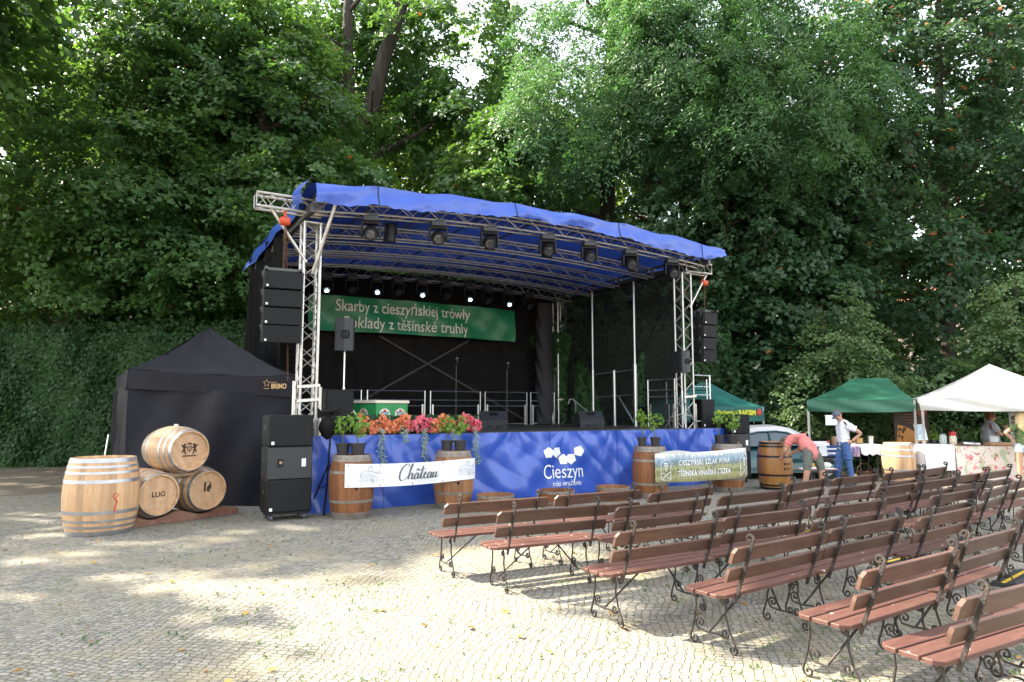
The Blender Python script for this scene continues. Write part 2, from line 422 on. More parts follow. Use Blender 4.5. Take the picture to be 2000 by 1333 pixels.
poly = [(-26, -14), (30, -14), (30, 18.6), (12, 19.2), (2, 20.5), (-5, 20.4), (-7.5, 17.5), (-10.5, 15.6), (-14, 15.0), (-26, 15.3)]
mb.poly([(x, y, -.004) for x, y in poly])
tag(mb.build('cobbled_square', ground_mat()), kind='structure')
mb = MB()
pl = [(-26, 14.2), (-13, 13.9), (-10.6, 14.6), (-8.6, 16.2), (-7.2, 18), (-5, 20.9), (-5, 23), (-26, 23)]
pts = []
for i in range(len(pl)):
    a, b = Vector(pl[i]), Vector(pl[(i+1) % len(pl)])
    for k in range(10): q = a.lerp(b, k/10); pts.append((q.x+.16*math.sin(q.x*5+q.y), q.y+.16*math.sin(q.x*4.3), 0.0))
mb.poly(pts); tag(mb.build('dirt_ground', M_dirt), kind='structure')

# hill behind the ivy wall
def hill(u, v):
    x = -46+u*56; y = 23.1+v*60
    side = max(0, min(1, (7.5-x)/5)); side = side*side*(3-2*side)
    z = (4.0+min(6, .22*(y-23))+.35*math.sin(x*.5)+.3*math.sin(y*.4+x*.2))*side - .6*(1-side)
    return (x, y, z)
mb = MB(); mb.grid(hill, 56, 40); tag(mb.build('hill', M_earth, smooth=60), kind='structure')

WY = 22.0
t = thing('ivy_wall', 'tall wall wholly covered in dark green ivy behind the tent and stage', 'ivy wall', (0, WY, 0))
M_wall = mat('old_plaster', (.02, .03, .014), .95, 0, col2=(.035, .045, .025), vs=3)
mb = MB(); mb.box((-13.5, .7, 2.1), (41, 1.2, 4.2)); mb.build('wall', M_wall, t)
g = np.random.default_rng(5)
def wall_leaves():
    n = 95000
    x = g.uniform(-26, 7, n); z = g.uniform(0, 4.5, n)
    bulge = .09*np.sin(x*1.9+z)+.07*np.sin(z*3.3+x*.7)+.07*np.sin(x*5.1-z*2)
    y = .04-.8*(bulge+.36)-g.random(n)*.16
    top = z > 4.2; y[top] += g.uniform(0, 1.2, top.sum()); z[top] += g.normal(size=top.sum())*.12
    pos = np.stack([x, y, z], 1)
    nr = np.stack([g.normal(size=n)*.45+np.cos(x*1.9+z)*.3, -1+0*x, .45+g.normal(size=n)*.4], 1)
    ti = np.clip(.45+.22*np.sin(x*2.3+z*1.3)+g.normal(size=n)*.16, 0, .94)
    return leaf_mesh('ivy', pos, nr, g.uniform(.09, .16, n), ti, 'maple', g, L_ivy)
link('ivy', wall_leaves(), t)
# ------------------------------------------------------------------ trees
def T(px, Y, z=0): return ((px-1000)/1333.3*Y*1.0)
# left maples, hanging down over the ivy wall
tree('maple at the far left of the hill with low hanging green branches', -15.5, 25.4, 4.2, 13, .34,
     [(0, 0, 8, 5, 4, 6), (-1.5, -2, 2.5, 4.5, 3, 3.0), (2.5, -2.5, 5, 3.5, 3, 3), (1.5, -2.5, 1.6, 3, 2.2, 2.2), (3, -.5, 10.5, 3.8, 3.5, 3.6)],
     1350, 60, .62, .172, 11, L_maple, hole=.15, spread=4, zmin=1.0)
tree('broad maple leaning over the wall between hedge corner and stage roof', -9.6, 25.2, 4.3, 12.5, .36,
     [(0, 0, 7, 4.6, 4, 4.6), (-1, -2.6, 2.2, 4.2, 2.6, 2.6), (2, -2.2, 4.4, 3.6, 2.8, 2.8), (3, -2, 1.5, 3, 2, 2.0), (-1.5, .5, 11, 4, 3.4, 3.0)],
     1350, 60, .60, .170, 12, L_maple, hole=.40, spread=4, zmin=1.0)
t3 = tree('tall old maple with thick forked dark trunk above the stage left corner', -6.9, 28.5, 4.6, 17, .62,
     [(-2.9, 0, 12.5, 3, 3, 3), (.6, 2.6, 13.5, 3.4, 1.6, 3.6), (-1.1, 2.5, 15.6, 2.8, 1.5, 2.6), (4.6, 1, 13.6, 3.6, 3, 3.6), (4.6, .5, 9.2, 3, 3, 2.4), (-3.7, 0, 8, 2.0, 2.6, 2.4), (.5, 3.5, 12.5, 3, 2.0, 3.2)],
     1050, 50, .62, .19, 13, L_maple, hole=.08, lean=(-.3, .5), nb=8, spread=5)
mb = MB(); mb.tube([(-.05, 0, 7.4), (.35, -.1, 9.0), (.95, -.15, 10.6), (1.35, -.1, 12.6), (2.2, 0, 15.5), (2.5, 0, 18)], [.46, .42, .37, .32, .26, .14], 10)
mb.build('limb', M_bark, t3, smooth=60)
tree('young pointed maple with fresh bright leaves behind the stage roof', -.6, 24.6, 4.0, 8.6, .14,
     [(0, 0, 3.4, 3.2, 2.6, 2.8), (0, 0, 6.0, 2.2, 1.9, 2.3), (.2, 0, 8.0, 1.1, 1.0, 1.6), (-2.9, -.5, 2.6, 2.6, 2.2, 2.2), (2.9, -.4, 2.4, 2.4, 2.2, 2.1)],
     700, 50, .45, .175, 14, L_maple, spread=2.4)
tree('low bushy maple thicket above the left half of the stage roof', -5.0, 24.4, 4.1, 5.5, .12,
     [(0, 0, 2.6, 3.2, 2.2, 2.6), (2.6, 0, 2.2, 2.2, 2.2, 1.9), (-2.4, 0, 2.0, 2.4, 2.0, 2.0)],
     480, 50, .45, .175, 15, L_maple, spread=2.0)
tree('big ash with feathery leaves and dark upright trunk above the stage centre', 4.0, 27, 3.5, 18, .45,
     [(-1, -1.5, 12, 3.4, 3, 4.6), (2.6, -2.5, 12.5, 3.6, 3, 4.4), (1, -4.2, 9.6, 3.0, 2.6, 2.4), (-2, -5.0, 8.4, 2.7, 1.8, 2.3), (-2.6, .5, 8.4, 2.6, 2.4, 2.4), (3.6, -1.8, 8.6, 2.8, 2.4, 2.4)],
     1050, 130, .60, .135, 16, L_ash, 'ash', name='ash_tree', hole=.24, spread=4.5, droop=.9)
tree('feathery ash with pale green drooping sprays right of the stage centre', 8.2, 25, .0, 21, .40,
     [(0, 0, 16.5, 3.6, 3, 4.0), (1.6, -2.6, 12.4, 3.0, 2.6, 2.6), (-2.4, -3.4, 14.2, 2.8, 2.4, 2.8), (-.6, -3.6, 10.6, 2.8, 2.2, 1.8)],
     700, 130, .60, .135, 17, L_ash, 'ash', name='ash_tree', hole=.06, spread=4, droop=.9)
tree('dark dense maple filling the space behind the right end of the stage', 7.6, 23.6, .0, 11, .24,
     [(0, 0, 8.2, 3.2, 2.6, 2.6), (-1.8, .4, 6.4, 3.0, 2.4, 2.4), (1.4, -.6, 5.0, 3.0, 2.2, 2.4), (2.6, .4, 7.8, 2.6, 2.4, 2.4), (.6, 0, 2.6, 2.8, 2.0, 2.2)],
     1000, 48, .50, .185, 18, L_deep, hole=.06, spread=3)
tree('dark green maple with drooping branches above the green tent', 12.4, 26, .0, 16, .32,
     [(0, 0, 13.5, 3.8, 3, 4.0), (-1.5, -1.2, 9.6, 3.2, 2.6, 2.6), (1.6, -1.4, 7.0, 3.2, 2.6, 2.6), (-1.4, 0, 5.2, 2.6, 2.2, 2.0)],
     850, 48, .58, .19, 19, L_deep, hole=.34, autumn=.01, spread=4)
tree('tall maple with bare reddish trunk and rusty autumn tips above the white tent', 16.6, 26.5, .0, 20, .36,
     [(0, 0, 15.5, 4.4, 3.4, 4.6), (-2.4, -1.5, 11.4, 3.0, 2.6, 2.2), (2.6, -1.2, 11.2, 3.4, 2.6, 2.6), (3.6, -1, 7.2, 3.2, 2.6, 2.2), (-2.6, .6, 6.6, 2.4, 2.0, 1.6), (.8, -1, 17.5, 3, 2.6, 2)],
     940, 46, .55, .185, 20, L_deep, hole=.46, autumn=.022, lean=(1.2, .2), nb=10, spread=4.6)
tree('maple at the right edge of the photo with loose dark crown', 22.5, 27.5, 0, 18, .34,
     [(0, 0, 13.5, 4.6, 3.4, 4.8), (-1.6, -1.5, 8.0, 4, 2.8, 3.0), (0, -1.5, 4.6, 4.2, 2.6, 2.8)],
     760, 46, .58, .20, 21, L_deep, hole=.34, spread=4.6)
# second rank, sunlit from behind
far = [(-22, 36, 6.5, 12, 41), (-14.5, 35, 6.2, 11, 42), (-6.5, 38, 6.8, 11, 43), (1.5, 36, 6.0, 10, 44), (9.5, 36, 0, 17, 45), (18, 38, 0, 15, 46), (27, 37, 0, 15, 47)]
fl = ['sunlit tree far behind at the left edge of the hill', 'yellow-green backlit tree behind the broad left maple', 'bright backlit tree seen beside the forked trunk',
      'light green tree behind the pointed young maple', 'far tree filling the gap behind the two ashes', 'far tree behind the rusty tipped maple', 'far tree behind the right edge maple']
for (x, y, z, h, sd), lb in zip(far, fl):
    tree(lb, x, y, z, h, .3, [(0, 0, h*.70, 4.2, 3, h*.30), (2.2, 0, h*.45, 3.2, 3, h*.2), (-2.2, 0, h*.42, 3.2, 3, h*.2), (0, 0, h*.22, 3.6, 2.4, h*.16), (0, 0, h*1.0, 4.4, 3, h*.22), (3.6, 0, h*.8, 2.6, 3, h*.25)],
         700, 42, .85, .28, sd, L_back if x < 8 else L_maple, name='broadleaf_tree', group='trees of the second rank behind the square', hole=.16, spread=4)
# unseen trees added off to the left so their crowns cast shade
shade = [('unseen maple added for shade beyond the left end of the ivy wall', -25.5, 21.5, 19, [(0, 0, 14, 4.5, 4.5, 5.0), (0, 3, 9, 4, 4, 3.0)], 54, 300, .1), ('unseen maple added for shade on the hill beyond the far left maple', -25, 30, 20, [(0, 0, 15, 4.5, 4.5, 5.0), (0, 0, 9, 4, 4, 3.0)], 55, 300, .1),
         ('unseen maple added for shade beside the square left of the hedge, nearest the barrels', -19.8, 15.6, 17, [(0, 0, 14, 5.0, 3.6, 4.0), (3, 2.0, 11, 3, 3, 2.5), (5.0, .6, 16.2, 3.2, 2.6, 1.8), (2.4, 4.2, 14.6, 3.4, 2.8, 2.6)], 51, 400, .30),
         ('tall unseen maple added for shade beside the square left of the black tent', -15.0, 16.8, 18, [(1.2, 0, 15.5, 2.6, 2.4, 2.2), (6.2, -4.0, 15.4, 2.7, 2.2, 1.3), (3.6, -5.7, 15.4, 1.2, 1.0, .8), (8.8, -1.0, 15.6, 2.8, 2.2, 1.4), (11.0, 1.2, 16.4, 2.2, 2.0, 1.2)], 56, 290, .26),
         ('unseen maple added for shade beside the square near the camera, left of the barrels', -16.4, 8.4, 15, [(0, 0, 11.4, 3.2, 2.4, 2.6), (1.6, -1.2, 9.6, 1.8, 1.6, 1.6), (-1, -3.4, 10.5, 2.4, 2, 2)], 52, 170, .5),
         ('unseen maple added for shade at the left rim of the square beside the camera', -14.5, 4.0, 12, [(0, 0, 8.6, 3.2, 3.0, 2.6)], 53, 110, .5)]
for lb, x, y, h, bl, sd, ns, hl in shade:
    tree(lb, x, y, 0, h, .34, bl, ns, 40, .9, .36, sd, L_maple, group='unseen shade trees added along the left rim', hole=hl, spread=1.2, nb=5)

# undergrowth
def bush(label, x, y, blobs, n_sp, n_lf, rs, size, seed, m, shape='oval', stems=6, name='shrub', hgt=1.5, **k):
    t = thing(name, label, 'shrub', (x, y, 0))
    mb = MB(); rg = random.Random(seed)
    for i in range(stems):
        a = rg.random()*6.28; d = rg.uniform(.2, .9)
        mb.tube([(0, 0, -.05), (math.cos(a)*d*.4, math.sin(a)*d*.4, hgt*.5), (math.cos(a)*d, math.sin(a)*d, hgt)], [.03, .02, .008], 5)
    mb.build('stems', M_bark, t, smooth=60)
    crown('foliage', blobs, n_sp, n_lf, rs, size, seed, m, t, shape, **k); return t
bush('tall loose pale green bush rising behind the green tent', 9.9, 20.6, [(0, 0, 2.6, 1.7, 1.2, 2.0), (0, 0, 4.2, .9, .8, 1.4), (-1.1, 0, 1.6, 1.3, 1, 1.4), (1.2, 0, 1.7, 1.2, 1, 1.5)],
     300, 46, .36, .10, 61, L_shrub, hgt=5)
bush('tall yellowish bush rising behind the white tent at the right edge', 15.2, 20.8, [(0, 0, 2.8, 1.7, 1.2, 2.2), (.4, 0, 4.8, 1.0, .8, 1.5), (-1.2, 0, 2.0, 1.3, 1, 1.6), (1.4, 0, 3.0, 1.2, 1, 1.9)],
     340, 46, .36, .11, 62, L_shrub, hgt=6)
und = [(5.4, 22.6, 1.5, 'dark bush behind the steel ladder frame of the stage'), (8.0, 22.0, 1.7, 'dark bush behind the teal canopy'), (10.8, 22.2, 1.6, 'dark undergrowth bush behind the green tent'),
       (13.4, 22.0, 1.5, 'dark undergrowth bush behind the orange roll-up banner'), (16.0, 22.3, 1.7, 'dark undergrowth bush behind the vendor'), (18.8, 22.2, 1.8, 'dark undergrowth bush behind the cheese poster'), (21.6, 22.4, 1.9, 'dark undergrowth bush beyond the right edge of the white tent')]
for i, (x, y, h, lb) in enumerate(und):
    bush(lb, x, y, [(0, 0, h*.8, 2.0, 1.0, h), (.8, .3, h*1.7, 1.4, 1, h*.7), (-.9, .2, h*1.5, 1.2, .9, h*.6)], 300, 40, .45, .16, 70+i, L_deep, 'maple', hgt=h)
for i, x in enumerate((-12.5, -7.5, -2.5, 2.5)):
    bush(['dark undergrowth on top of the ivy wall behind the left hedge end', 'dark undergrowth on the wall top behind the black tent', 'dark undergrowth on the wall top behind the stage', 'dark undergrowth on the wall top right of the stage backdrop'][i],
         x, 23.8, [(0, 0, 4.9, 2.8, .9, 1.0), (1.6, .4, 5.6, 2, .9, .8)], 260, 40, .42, .17, 80+i, L_maple if i < 2 else L_deep, 'maple', stems=3, hgt=4.5, zmin=4.25)

# far house glimpsed between the trunks on the right
t = thing('house', 'pale house with red roof glimpsed through the trees on the right', 'house', (34, 62, 0))
mb = MB(); mb.box((0, 0, 5.0), (13, 9, 10)); mb.build('wall', mat('cream_render', (.55, .45, .36), .9), t)
mb = MB(); mb.poly([(-7, -5, 10), (7, -5, 10), (7, 0, 13.5), (-7, 0, 13.5)]); mb.poly([(-7, 5, 10), (7, 5, 10), (7, 0, 13.5), (-7, 0, 13.5)]); mb.poly([(-7, -5, 10), (-7, 5, 10), (-7, 0, 13.5)]); mb.poly([(7, -5, 10), (7, 5, 10), (7, 0, 13.5)])
mb.build('roof', mat('red_tiles', (.30, .10, .06), .8), t)
for wx in (-4.4, -1.5, 1.5, 4.4):
    for wz in (2.5, 6.5): mb = MB(); mb.box((wx, -4.53, wz), (1.1, .08, 1.6)); mb.build('window', mat('window_glass', (.10, .12, .14), .15), t)

# ------------------------------------------------------------------ litter and weeds
def scatter(n, seed, area, szr, m, name, upright=False):
    g = np.random.default_rng(seed); out = []
    x0, x1, y0, y1 = area
    y = y0+(y1-y0)*g.random(n)**1.3; x = g.uniform(x0, x1, n)
    z = g.uniform(.004, .02, n)
    nr = np.stack([g.normal(size=n)*.25, g.normal(size=n)*.25, np.ones(n)], 1)
    me = leaf_mesh(name, np.stack([x, y, z], 1), nr, g.uniform(*szr, n), g.random(n)*.9, 'maple', g, m)
    o = link(name, me); return o
tag(scatter(380, 3, (-8, 9, 2.8, 13), (.03, .085), L_fallen, 'fallen_leaves'), 'dry yellow and brown maple leaves scattered over the cobbles', 'fallen leaves', kind='stuff')
def weeds():
    g = np.random.default_rng(8); P = []; Nn = []; S = []; Ti = []
    for k in range(1900):
        y = 2.7+10*g.random()**1.4; x = g.uniform(-.8, .8)*y+g.normal()*.4
        if math.sin(x*1.3+y*.7)+math.sin(y*1.9-x) < .1 and g.random() < .8: continue
        n = g.integers(3, 14); r = g.uniform(.01, .06)
        for i in range(n):
            a = g.random()*6.28; d = r*g.random()
            P.append((x+d*math.cos(a), y+d*math.sin(a), .006+.014*g.random())); Nn.append((math.cos(a)*1.2, math.sin(a)*1.2, .7)); S.append(g.uniform(.012, .030)); Ti.append(g.random())
    me = leaf_mesh('weeds', np.array(P), np.array(Nn), np.array(S), np.clip(np.array(Ti), 0, .9), 'ash', g, L_shrub)
    return link('weeds', me)
tag(weeds(), 'small green weeds growing in the joints of the cobbles', 'weeds', kind='stuff')
# ------------------------------------------------------------------ stage (local frame: u along the front, v backwards)
SA = Vector((-3.65, 12.25, 0)); SR = R(30); DZ = 1.34
def S(u, v, z=0.): return Vector((SA.x+u*math.cos(SR)-v*math.sin(SR), SA.y+u*math.sin(SR)+v*math.cos(SR), z))
stage = thing('stage', 'outdoor concert stage with blue tarpaulin roof and blue skirt on steel trusses', 'stage', SA, SR)
M_blue = mat('blue_tarp', (.022, .074, .40), .37, 0, col2=(.030, .095, .46), vs=1.5, coat=.25, spec=.6, bump=.22, bs=4)
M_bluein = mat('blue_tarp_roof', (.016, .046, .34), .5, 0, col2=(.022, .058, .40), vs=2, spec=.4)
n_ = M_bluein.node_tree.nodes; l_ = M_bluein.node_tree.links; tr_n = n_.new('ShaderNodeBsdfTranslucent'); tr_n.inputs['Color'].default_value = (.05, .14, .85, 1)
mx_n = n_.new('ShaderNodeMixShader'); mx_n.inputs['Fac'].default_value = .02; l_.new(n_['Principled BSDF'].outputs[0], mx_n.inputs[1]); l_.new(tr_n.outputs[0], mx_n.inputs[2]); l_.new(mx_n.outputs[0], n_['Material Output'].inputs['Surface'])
M_deck = mat('stage_deck', (.03, .028, .026), .55, 0, col2=(.05, .045, .04), vs=12, bump=.2)
M_cloth = mat('black_stage_cloth', (.010, .0092, .0092), .95, 0, col2=(.016, .0145, .0145), vs=3, spec=.15)
M_mesh = mat('black_mesh_cloth', (.010, .010, .011), .9, alpha=.84)
M_frame = mat('dark_steel', (.09, .09, .09), .5, .6)
L, DEP = 10.4, 6.4
mb = MB(); mb.box((L/2, DEP/2, DZ-.05), (L, DEP, .10), bevel=.008); mb.build('deck', M_deck, stage)
def skirt(u, z):
    k = 1-z/DZ
    y = -.10-.05*k*(1+math.sin(u*1.3+.5))-.026*math.sin(u*9+math.sin(z*5+u)*1.5)*(.35+.65*z/DZ)
    y -= .040*math.sin(u*3.1+z*2.6+.8*math.sin(u*1.9))*k
    y -= .028*math.sin((u*2.3-z*4.2)+1.4*math.sin(u*2.7))*(.3+k)
    y -= .022*abs(math.sin(u*4.7+z*5.5+2*math.sin(u*.8)))*(.3+k)
    y -= .020*math.sin(u*17+z*3)*max(0, z/DZ-.5)*1.6
    for q in (math.floor(u/1.37)*1.37, math.floor(u/1.37)*1.37+1.37):
        dz = DZ-z+.12; a = math.atan2(u-q-.1*math.sin(q*5), dz); r = math.hypot(u-q, dz)
        y -= .026*abs(math.sin(a*5.5+q))*math.exp(-abs(r-.55)/.45)*max(0, 1-abs(u-q)/1.37)
    return Vector((u, y, z))
mb = MB(); mb.grid(lambda a, b: skirt(a, b), 420, 48, -.02, L, .0, DZ-.012)
mb.build('skirt', M_blue, stage, smooth=80)
mb = MB(); mb.grid(lambda a, b: (L+.02+.02*math.sin(a*7), a, b), 30, 4, -.03, 2.4, 0, DZ-.02)
mb.build('side_skirt', M_blue, stage, smooth=60)
mb = MB(); mb.grid(lambda a, b: (-.02-.03*math.sin(a*6), a, b), 30, 4, -.03, 1.2, 0, DZ-.02)
mb.build('side_skirt', M_blue, stage, smooth=60)
for q in (1.37, 3.2, 5.05, 6.9, 8.75):
    mb = MB(); mb.grid(lambda a, b: skirt(q+a, b)+Vector((0, -.005, 0)), 1, 40, -.006, .006, .0, DZ-.014); mb.build('seam', mat('tarp_seam', (.015, .04, .25), .5), stage)
# white emblem and town name
M_wlet = mat('white_print', (.82, .82, .82), .5)
def sk(x, y): q = skirt(x, y); return Vector((q.x, q.y-.006-.012, q.z))
LU = 5.40
pent = [(-.335, .985, 0, 5), (-.155, .99, 36, 5), (.005, .855, 0, 5), (.165, .86, 36, 5), (.33, 1.0, 200, 5)]
em = MB()
for cx, cz, a, n in [(p[0]*1.16, .82+(p[1]-.93)*1.16, p[2], p[3]) for p in pent]:
    pts = [(LU+cx+.130*math.cos(R(a+90+k*72)), .0+cz+.122*math.sin(R(a+90+k*72))) for k in range(5)]
    c = em.v(sk(LU+cx, cz)); ring = []
    for i in range(5):
        p, q = pts[i], pts[(i+1) % 5]
        for k in range(3): ring.append(em.v(sk(p[0]+(q[0]-p[0])*k/3, p[1]+(q[1]-p[1])*k/3)))
    for i in range(15): em.face([c, ring[i], ring[(i+1) % 15]])
em.build('emblem', M_wlet, stage, norm=False)
text_on('Cieszyn', .42, sk, LU, .47, M_wlet, stage, width=1.02, bold=.0)
text_on('robi wrażenie', .155, sk, LU+.07, .23, M_wlet, stage, width=.72)

# trusses
def truss(mb, path, w, h, side=(0, 1, 0), rc=.022, rd=.009, step=.27):
    """box truss following path (centre line) : four chords and zigzag"""
    path = [Vector(p) for p in path]; side = Vector(side)
    segs = []; tot = 0
    for a, b in zip(path, path[1:]): segs.append((tot, a, b)); tot += (b-a).length
    def at(s):
        for s0, a, b in segs:
            if s <= s0+(b-a).length+1e-6: return a.lerp(b, (s-s0)/(b-a).length), (b-a).normalized()
        return b, (b-a).normalized()
    n = max(2, round(tot/step)); C = [[], [], [], []]
    for i in range(n+1):
        p, t = at(tot*i/n); u = side.cross(t).normalized()
        for k, (a, b) in enumerate(((-1, -1), (1, -1), (1, 1), (-1, 1))): C[k].append(p+side*a*w/2+u*b*h/2)
    for c in C: mb.tube(c, rc, 6)
    for k in range(4):
        A, B = C[k], C[(k+1) % 4]
        for i in range(n):
            mb.tube([A[i], B[i+1]] if (i+k) % 2 else [B[i], A[i+1]], rd, 4, cap=False)
        mb.tube([A[0], B[0]], rd*1.2, 4); mb.tube([A[-1], B[-1]], rd*1.2, 4)
    return mb
TOW = [(.0, .14), (9.26, .14), (9.26, 5.7), (.0, 5.7)]
for i, (u, v) in enumerate(TOW):
    mb = MB(); truss(mb, [(u, v, 0.02), (u, v, 5.2)], .29, .29, (0, 1, 0), .026, .011, .25)
    mb.box((u, v, .012), (.5, .5, .024)); mb.box((u, v, 5.21), (.34, .34, .02))
    for z in ((1.6, 1.95, 2.2) if i == 0 else (2.1,)):
        mb.bar((u-.2, v-.17, z), (u+.2, v-.17, z+.03), .03, .05)
    if i == 0:
        mb.tube([(u-.23, v-.1, 1.3), (u-.23, v-.1, 2.3)], .04, 8); mb.tube([(u+.21, v-.16, 1.3), (u+.21, v-.16, 2.2)], .035, 8)
    mb.build('truss_tower', M_alu, stage, smooth=50)
def arch(u): return .27*(1-((u-4.8)/5.2)**2)
ZR = 5.70
tr = [(-.28, 5.40, .26, .24), (1.45, 5.38, .24, .22), (2.9, 5.36, .24, .22), (4.15, 5.30, .24, .22), (5.35, 5.28, .30, .26)]
for v, z, w_, h_ in tr:
    mb = MB(); truss(mb, [(u, v, z+arch(u)) for u in [-.05+9.5*k/12 for k in range(13)]], w_, h_, (0, 1, 0), .021, .009, .30)
    mb.build('roof_truss', M_alu, stage, smooth=50)
mb = MB()
for k in range(9):
    u = -.05+k*1.19
    mb.tube([(u, -.5, 5.58+arch(u)), (u, 6.0, 5.50+arch(u))], .02, 5)
mb.bar((-.12, -.45, 5.36), (-.12, 5.9, 5.30), .08, .16); mb.bar((9.44, -.62, 5.43), (9.44, 5.9, 5.30), .09, .17)
mb.bar((9.36, -.6, 5.60), (9.36, 5.9, 5.48), .05, .05)
mb.build('roof_beams', M_frame, stage)
def roof(u, v):
    sag = .05*math.sin(u*4.3)*math.sin(v*1.6)
    return Vector((u, v, ZR-.02*v+arch(u)+.006*math.sin(u*8.6)+sag*.5))
mb = MB(); mb.grid(lambda u, v: roof(u, v), 90, 24, -.22, 9.95, -.62, 6.05)
mb.build('roof_canopy', M_bluein, stage, smooth=70)
def val(u, k):
    top = roof(u, -.62); hgt = .33+.05*math.sin(u*.9+.4)+.012*math.sin(u*5.3)
    if u > 9.3: hgt *= 1-(u-9.3)*.75
    y = -.62-.05*k-.03*math.sin(k*3.1)*(1+math.sin(u*2.3+2*math.sin(u*1.3)))-.014*k*math.sin(u*11+k*2.5)-.02*math.sin(u*2.3+k*5)-.022*abs(math.sin(u*1.9+k*1.9+1.2*math.sin(u*1.1)))-.010*abs(math.sin(u*4.3-k*2.6))
    return Vector((u, y, top.z+.012-hgt*k+.012*math.sin(u*23)*k))
mb = MB(); mb.grid(val, 220, 10, -.12, 9.97, 0, 1)
def lval(v, k): return Vector((-.22-.05*k-.03*math.sin(k*3+v*3), v, ZR-.02*v+arch(-.22)-(.30+.05*math.sin(v*2))*k))
def rval(v, k): return Vector((9.95+.03*k, v, ZR-.02*v+arch(9.95)-(.10)*k))
mb.grid(lval, 60, 6, -.1, 6.05, 0, 1); mb.grid(rval, 40, 3, -.62, 6.05, 0, 1)
mb.build('roof_valance', M_blue, stage, smooth=70)
mb = MB()   # rolled back corner flap
mb.grid(lambda a, k: Vector((-.22-.16*math.sin(k*2.4)-.05*a, -.62+.42*a, ZR+.1-.42*k+.05*a)), 6, 8, 0, 1, 0, 1)
mb.build('corner_flap', M_blue, stage, smooth=70)
mb = MB()   # ratchet straps on the valance
for u in (1.0, 3.9, 6.6, 9.1): mb.grid(lambda a, k: val(u+.02*a, k)+Vector((0, -.012, 0)), 1, 8, 0, 1, 0, 1)
mb.build('valance_strap', mat('dark_strap', (.015, .02, .06), .7), stage)

# backdrop and side cloths
mb = MB(); mb.grid(lambda u, z: Vector((u, 5.92+.03*math.sin(u*5+z)+.02*math.sin(u*13), z)), 90, 10, -.1, 9.3, DZ-1.2, 5.68)
mb.build('backdrop', M_cloth, stage, smooth=70)
mb = MB()
mb.grid(lambda v, z: Vector((-.18+.05*math.sin(v*6+z*.7)+.03*math.sin(v*15), v, z)), 70, 10, 2.1, 6.05, .3, 5.52)
mb.grid(lambda v, z: Vector((-.16+.05*math.sin(v*9+z), v+(.42-.10*z)*math.sin(z*.55), z)), 14, 14, 1.5, 2.1, .3, 5.52)
mb.build('side_cloth', mat('side_cloth_black', (.006, .006, .0065), .95, spec=.1), stage, smooth=70)
mb = MB(); u0 = 9.36
for P in ([(.35, 1.36), (1.75, 1.36), (1.75, 5.38), (.35, 5.38)], [(1.75, 3.35), (5.6, 3.25), (5.6, 5.34), (1.75, 5.38)],
          [(1.9, 3.4), (4.5, 3.3), (3.4, 1.36), (2.5, 1.36)], [(4.9, 3.3), (5.6, 3.3), (5.6, 1.36), (5.25, 1.36)]):
    mb.poly([(u0+.01*i, v, z) for i, (v, z) in enumerate(P)])
mb.build('mesh_side_cloth', M_mesh, stage)
mb = MB()
mb.bar((u0+.06, 4.6, 3.35), (u0+.06, 1.6, 1.36), .05, .012, (1, 0, 0)); mb.bar((u0+.08, 2.0, 3.3), (u0+.08, 3.9, 1.36), .05, .012, (1, 0, 0)); mb.bar((u0+.07, .3, 5.2), (u0+.07, 2.0, 3.3), .04, .012, (1, 0, 0))
mb.bar((3.3, 5.86, 3.85), (8.1, 5.86, 1.45), .06, .012, (0, 1, 0)); mb.bar((2.6, 5.85, 1.9), (6.1, 5.85, 3.85), .06, .012, (0, 1, 0))
mb.build('bracing_strap', mat('bracing_strap', (.035, .03, .028), .7), stage)
mb = MB()
for v, z0, z1, r in ((3.85, 2.9, 5.3, .028), (3.85, 1.34, 2.95, .045), (1.95, 3.0, 5.3, .03), (1.95, 1.34, 3.02, .055), (2.85, 1.34, 2.9, .045)):
    mb.tube([(9.2, v, z0), (9.2, v, z1)], r, 8)
mb.tube([(9.2, 1.95, 2.88), (9.2, 3.85, 2.82)], .02, 6); mb.tube([(9.2, 1.95, 2.2), (9.2, 3.85, 2.15)], .018, 6); mb.tube([(9.2, 2.0, 1.4), (9.2, 2.7, 2.2)], .02, 6)
mb.build('side_uprights', M_chrome, stage, smooth=50)
mb = MB()   # bundle of black curtain in the rear right corner
mb.grid(lambda a, z: Vector((8.55+.28*math.cos(a)+.04*math.sin(a*5+z*9), 5.5+.2*math.sin(a), z)), 26, 40, 0, 2*PI, 1.36, 5.1)
mb.build('curtain_bundle', mat('curtain', (.022, .020, .022), .7), stage, smooth=70)
# arms for the hanging loudspeakers
for sgn, u in ((-1, 0.), (1, 9.26)):
    mb = MB(); a = .35 if sgn > 0 else 0
    z0 = 5.46 if sgn < 0 else 5.34
    if sgn < 0: truss(mb, [(u+.15, -.05, z0), (u-1.02, -.05, z0)], .24, .24, (0, 1, 0), .024, .01, .2)
    else: truss(mb, [(u-.15, -.05, z0), (u+.72, -.05, z0)], .24, .24, (0, 1, 0), .024, .01, .2)
    e = u+sgn*(.78 if sgn < 0 else .62)
    mb.tube([(e, -.1, z0-.1), (u+sgn*.1, .0, z0-1.0)], .03, 8)
    if sgn < 0: mb.tube([(u+.28, -.5, z0+.05), (u+.02, .0, z0-1.2)], .035, 8)
    mb.build('cantilever_arm', M_alu, stage, smooth=50)

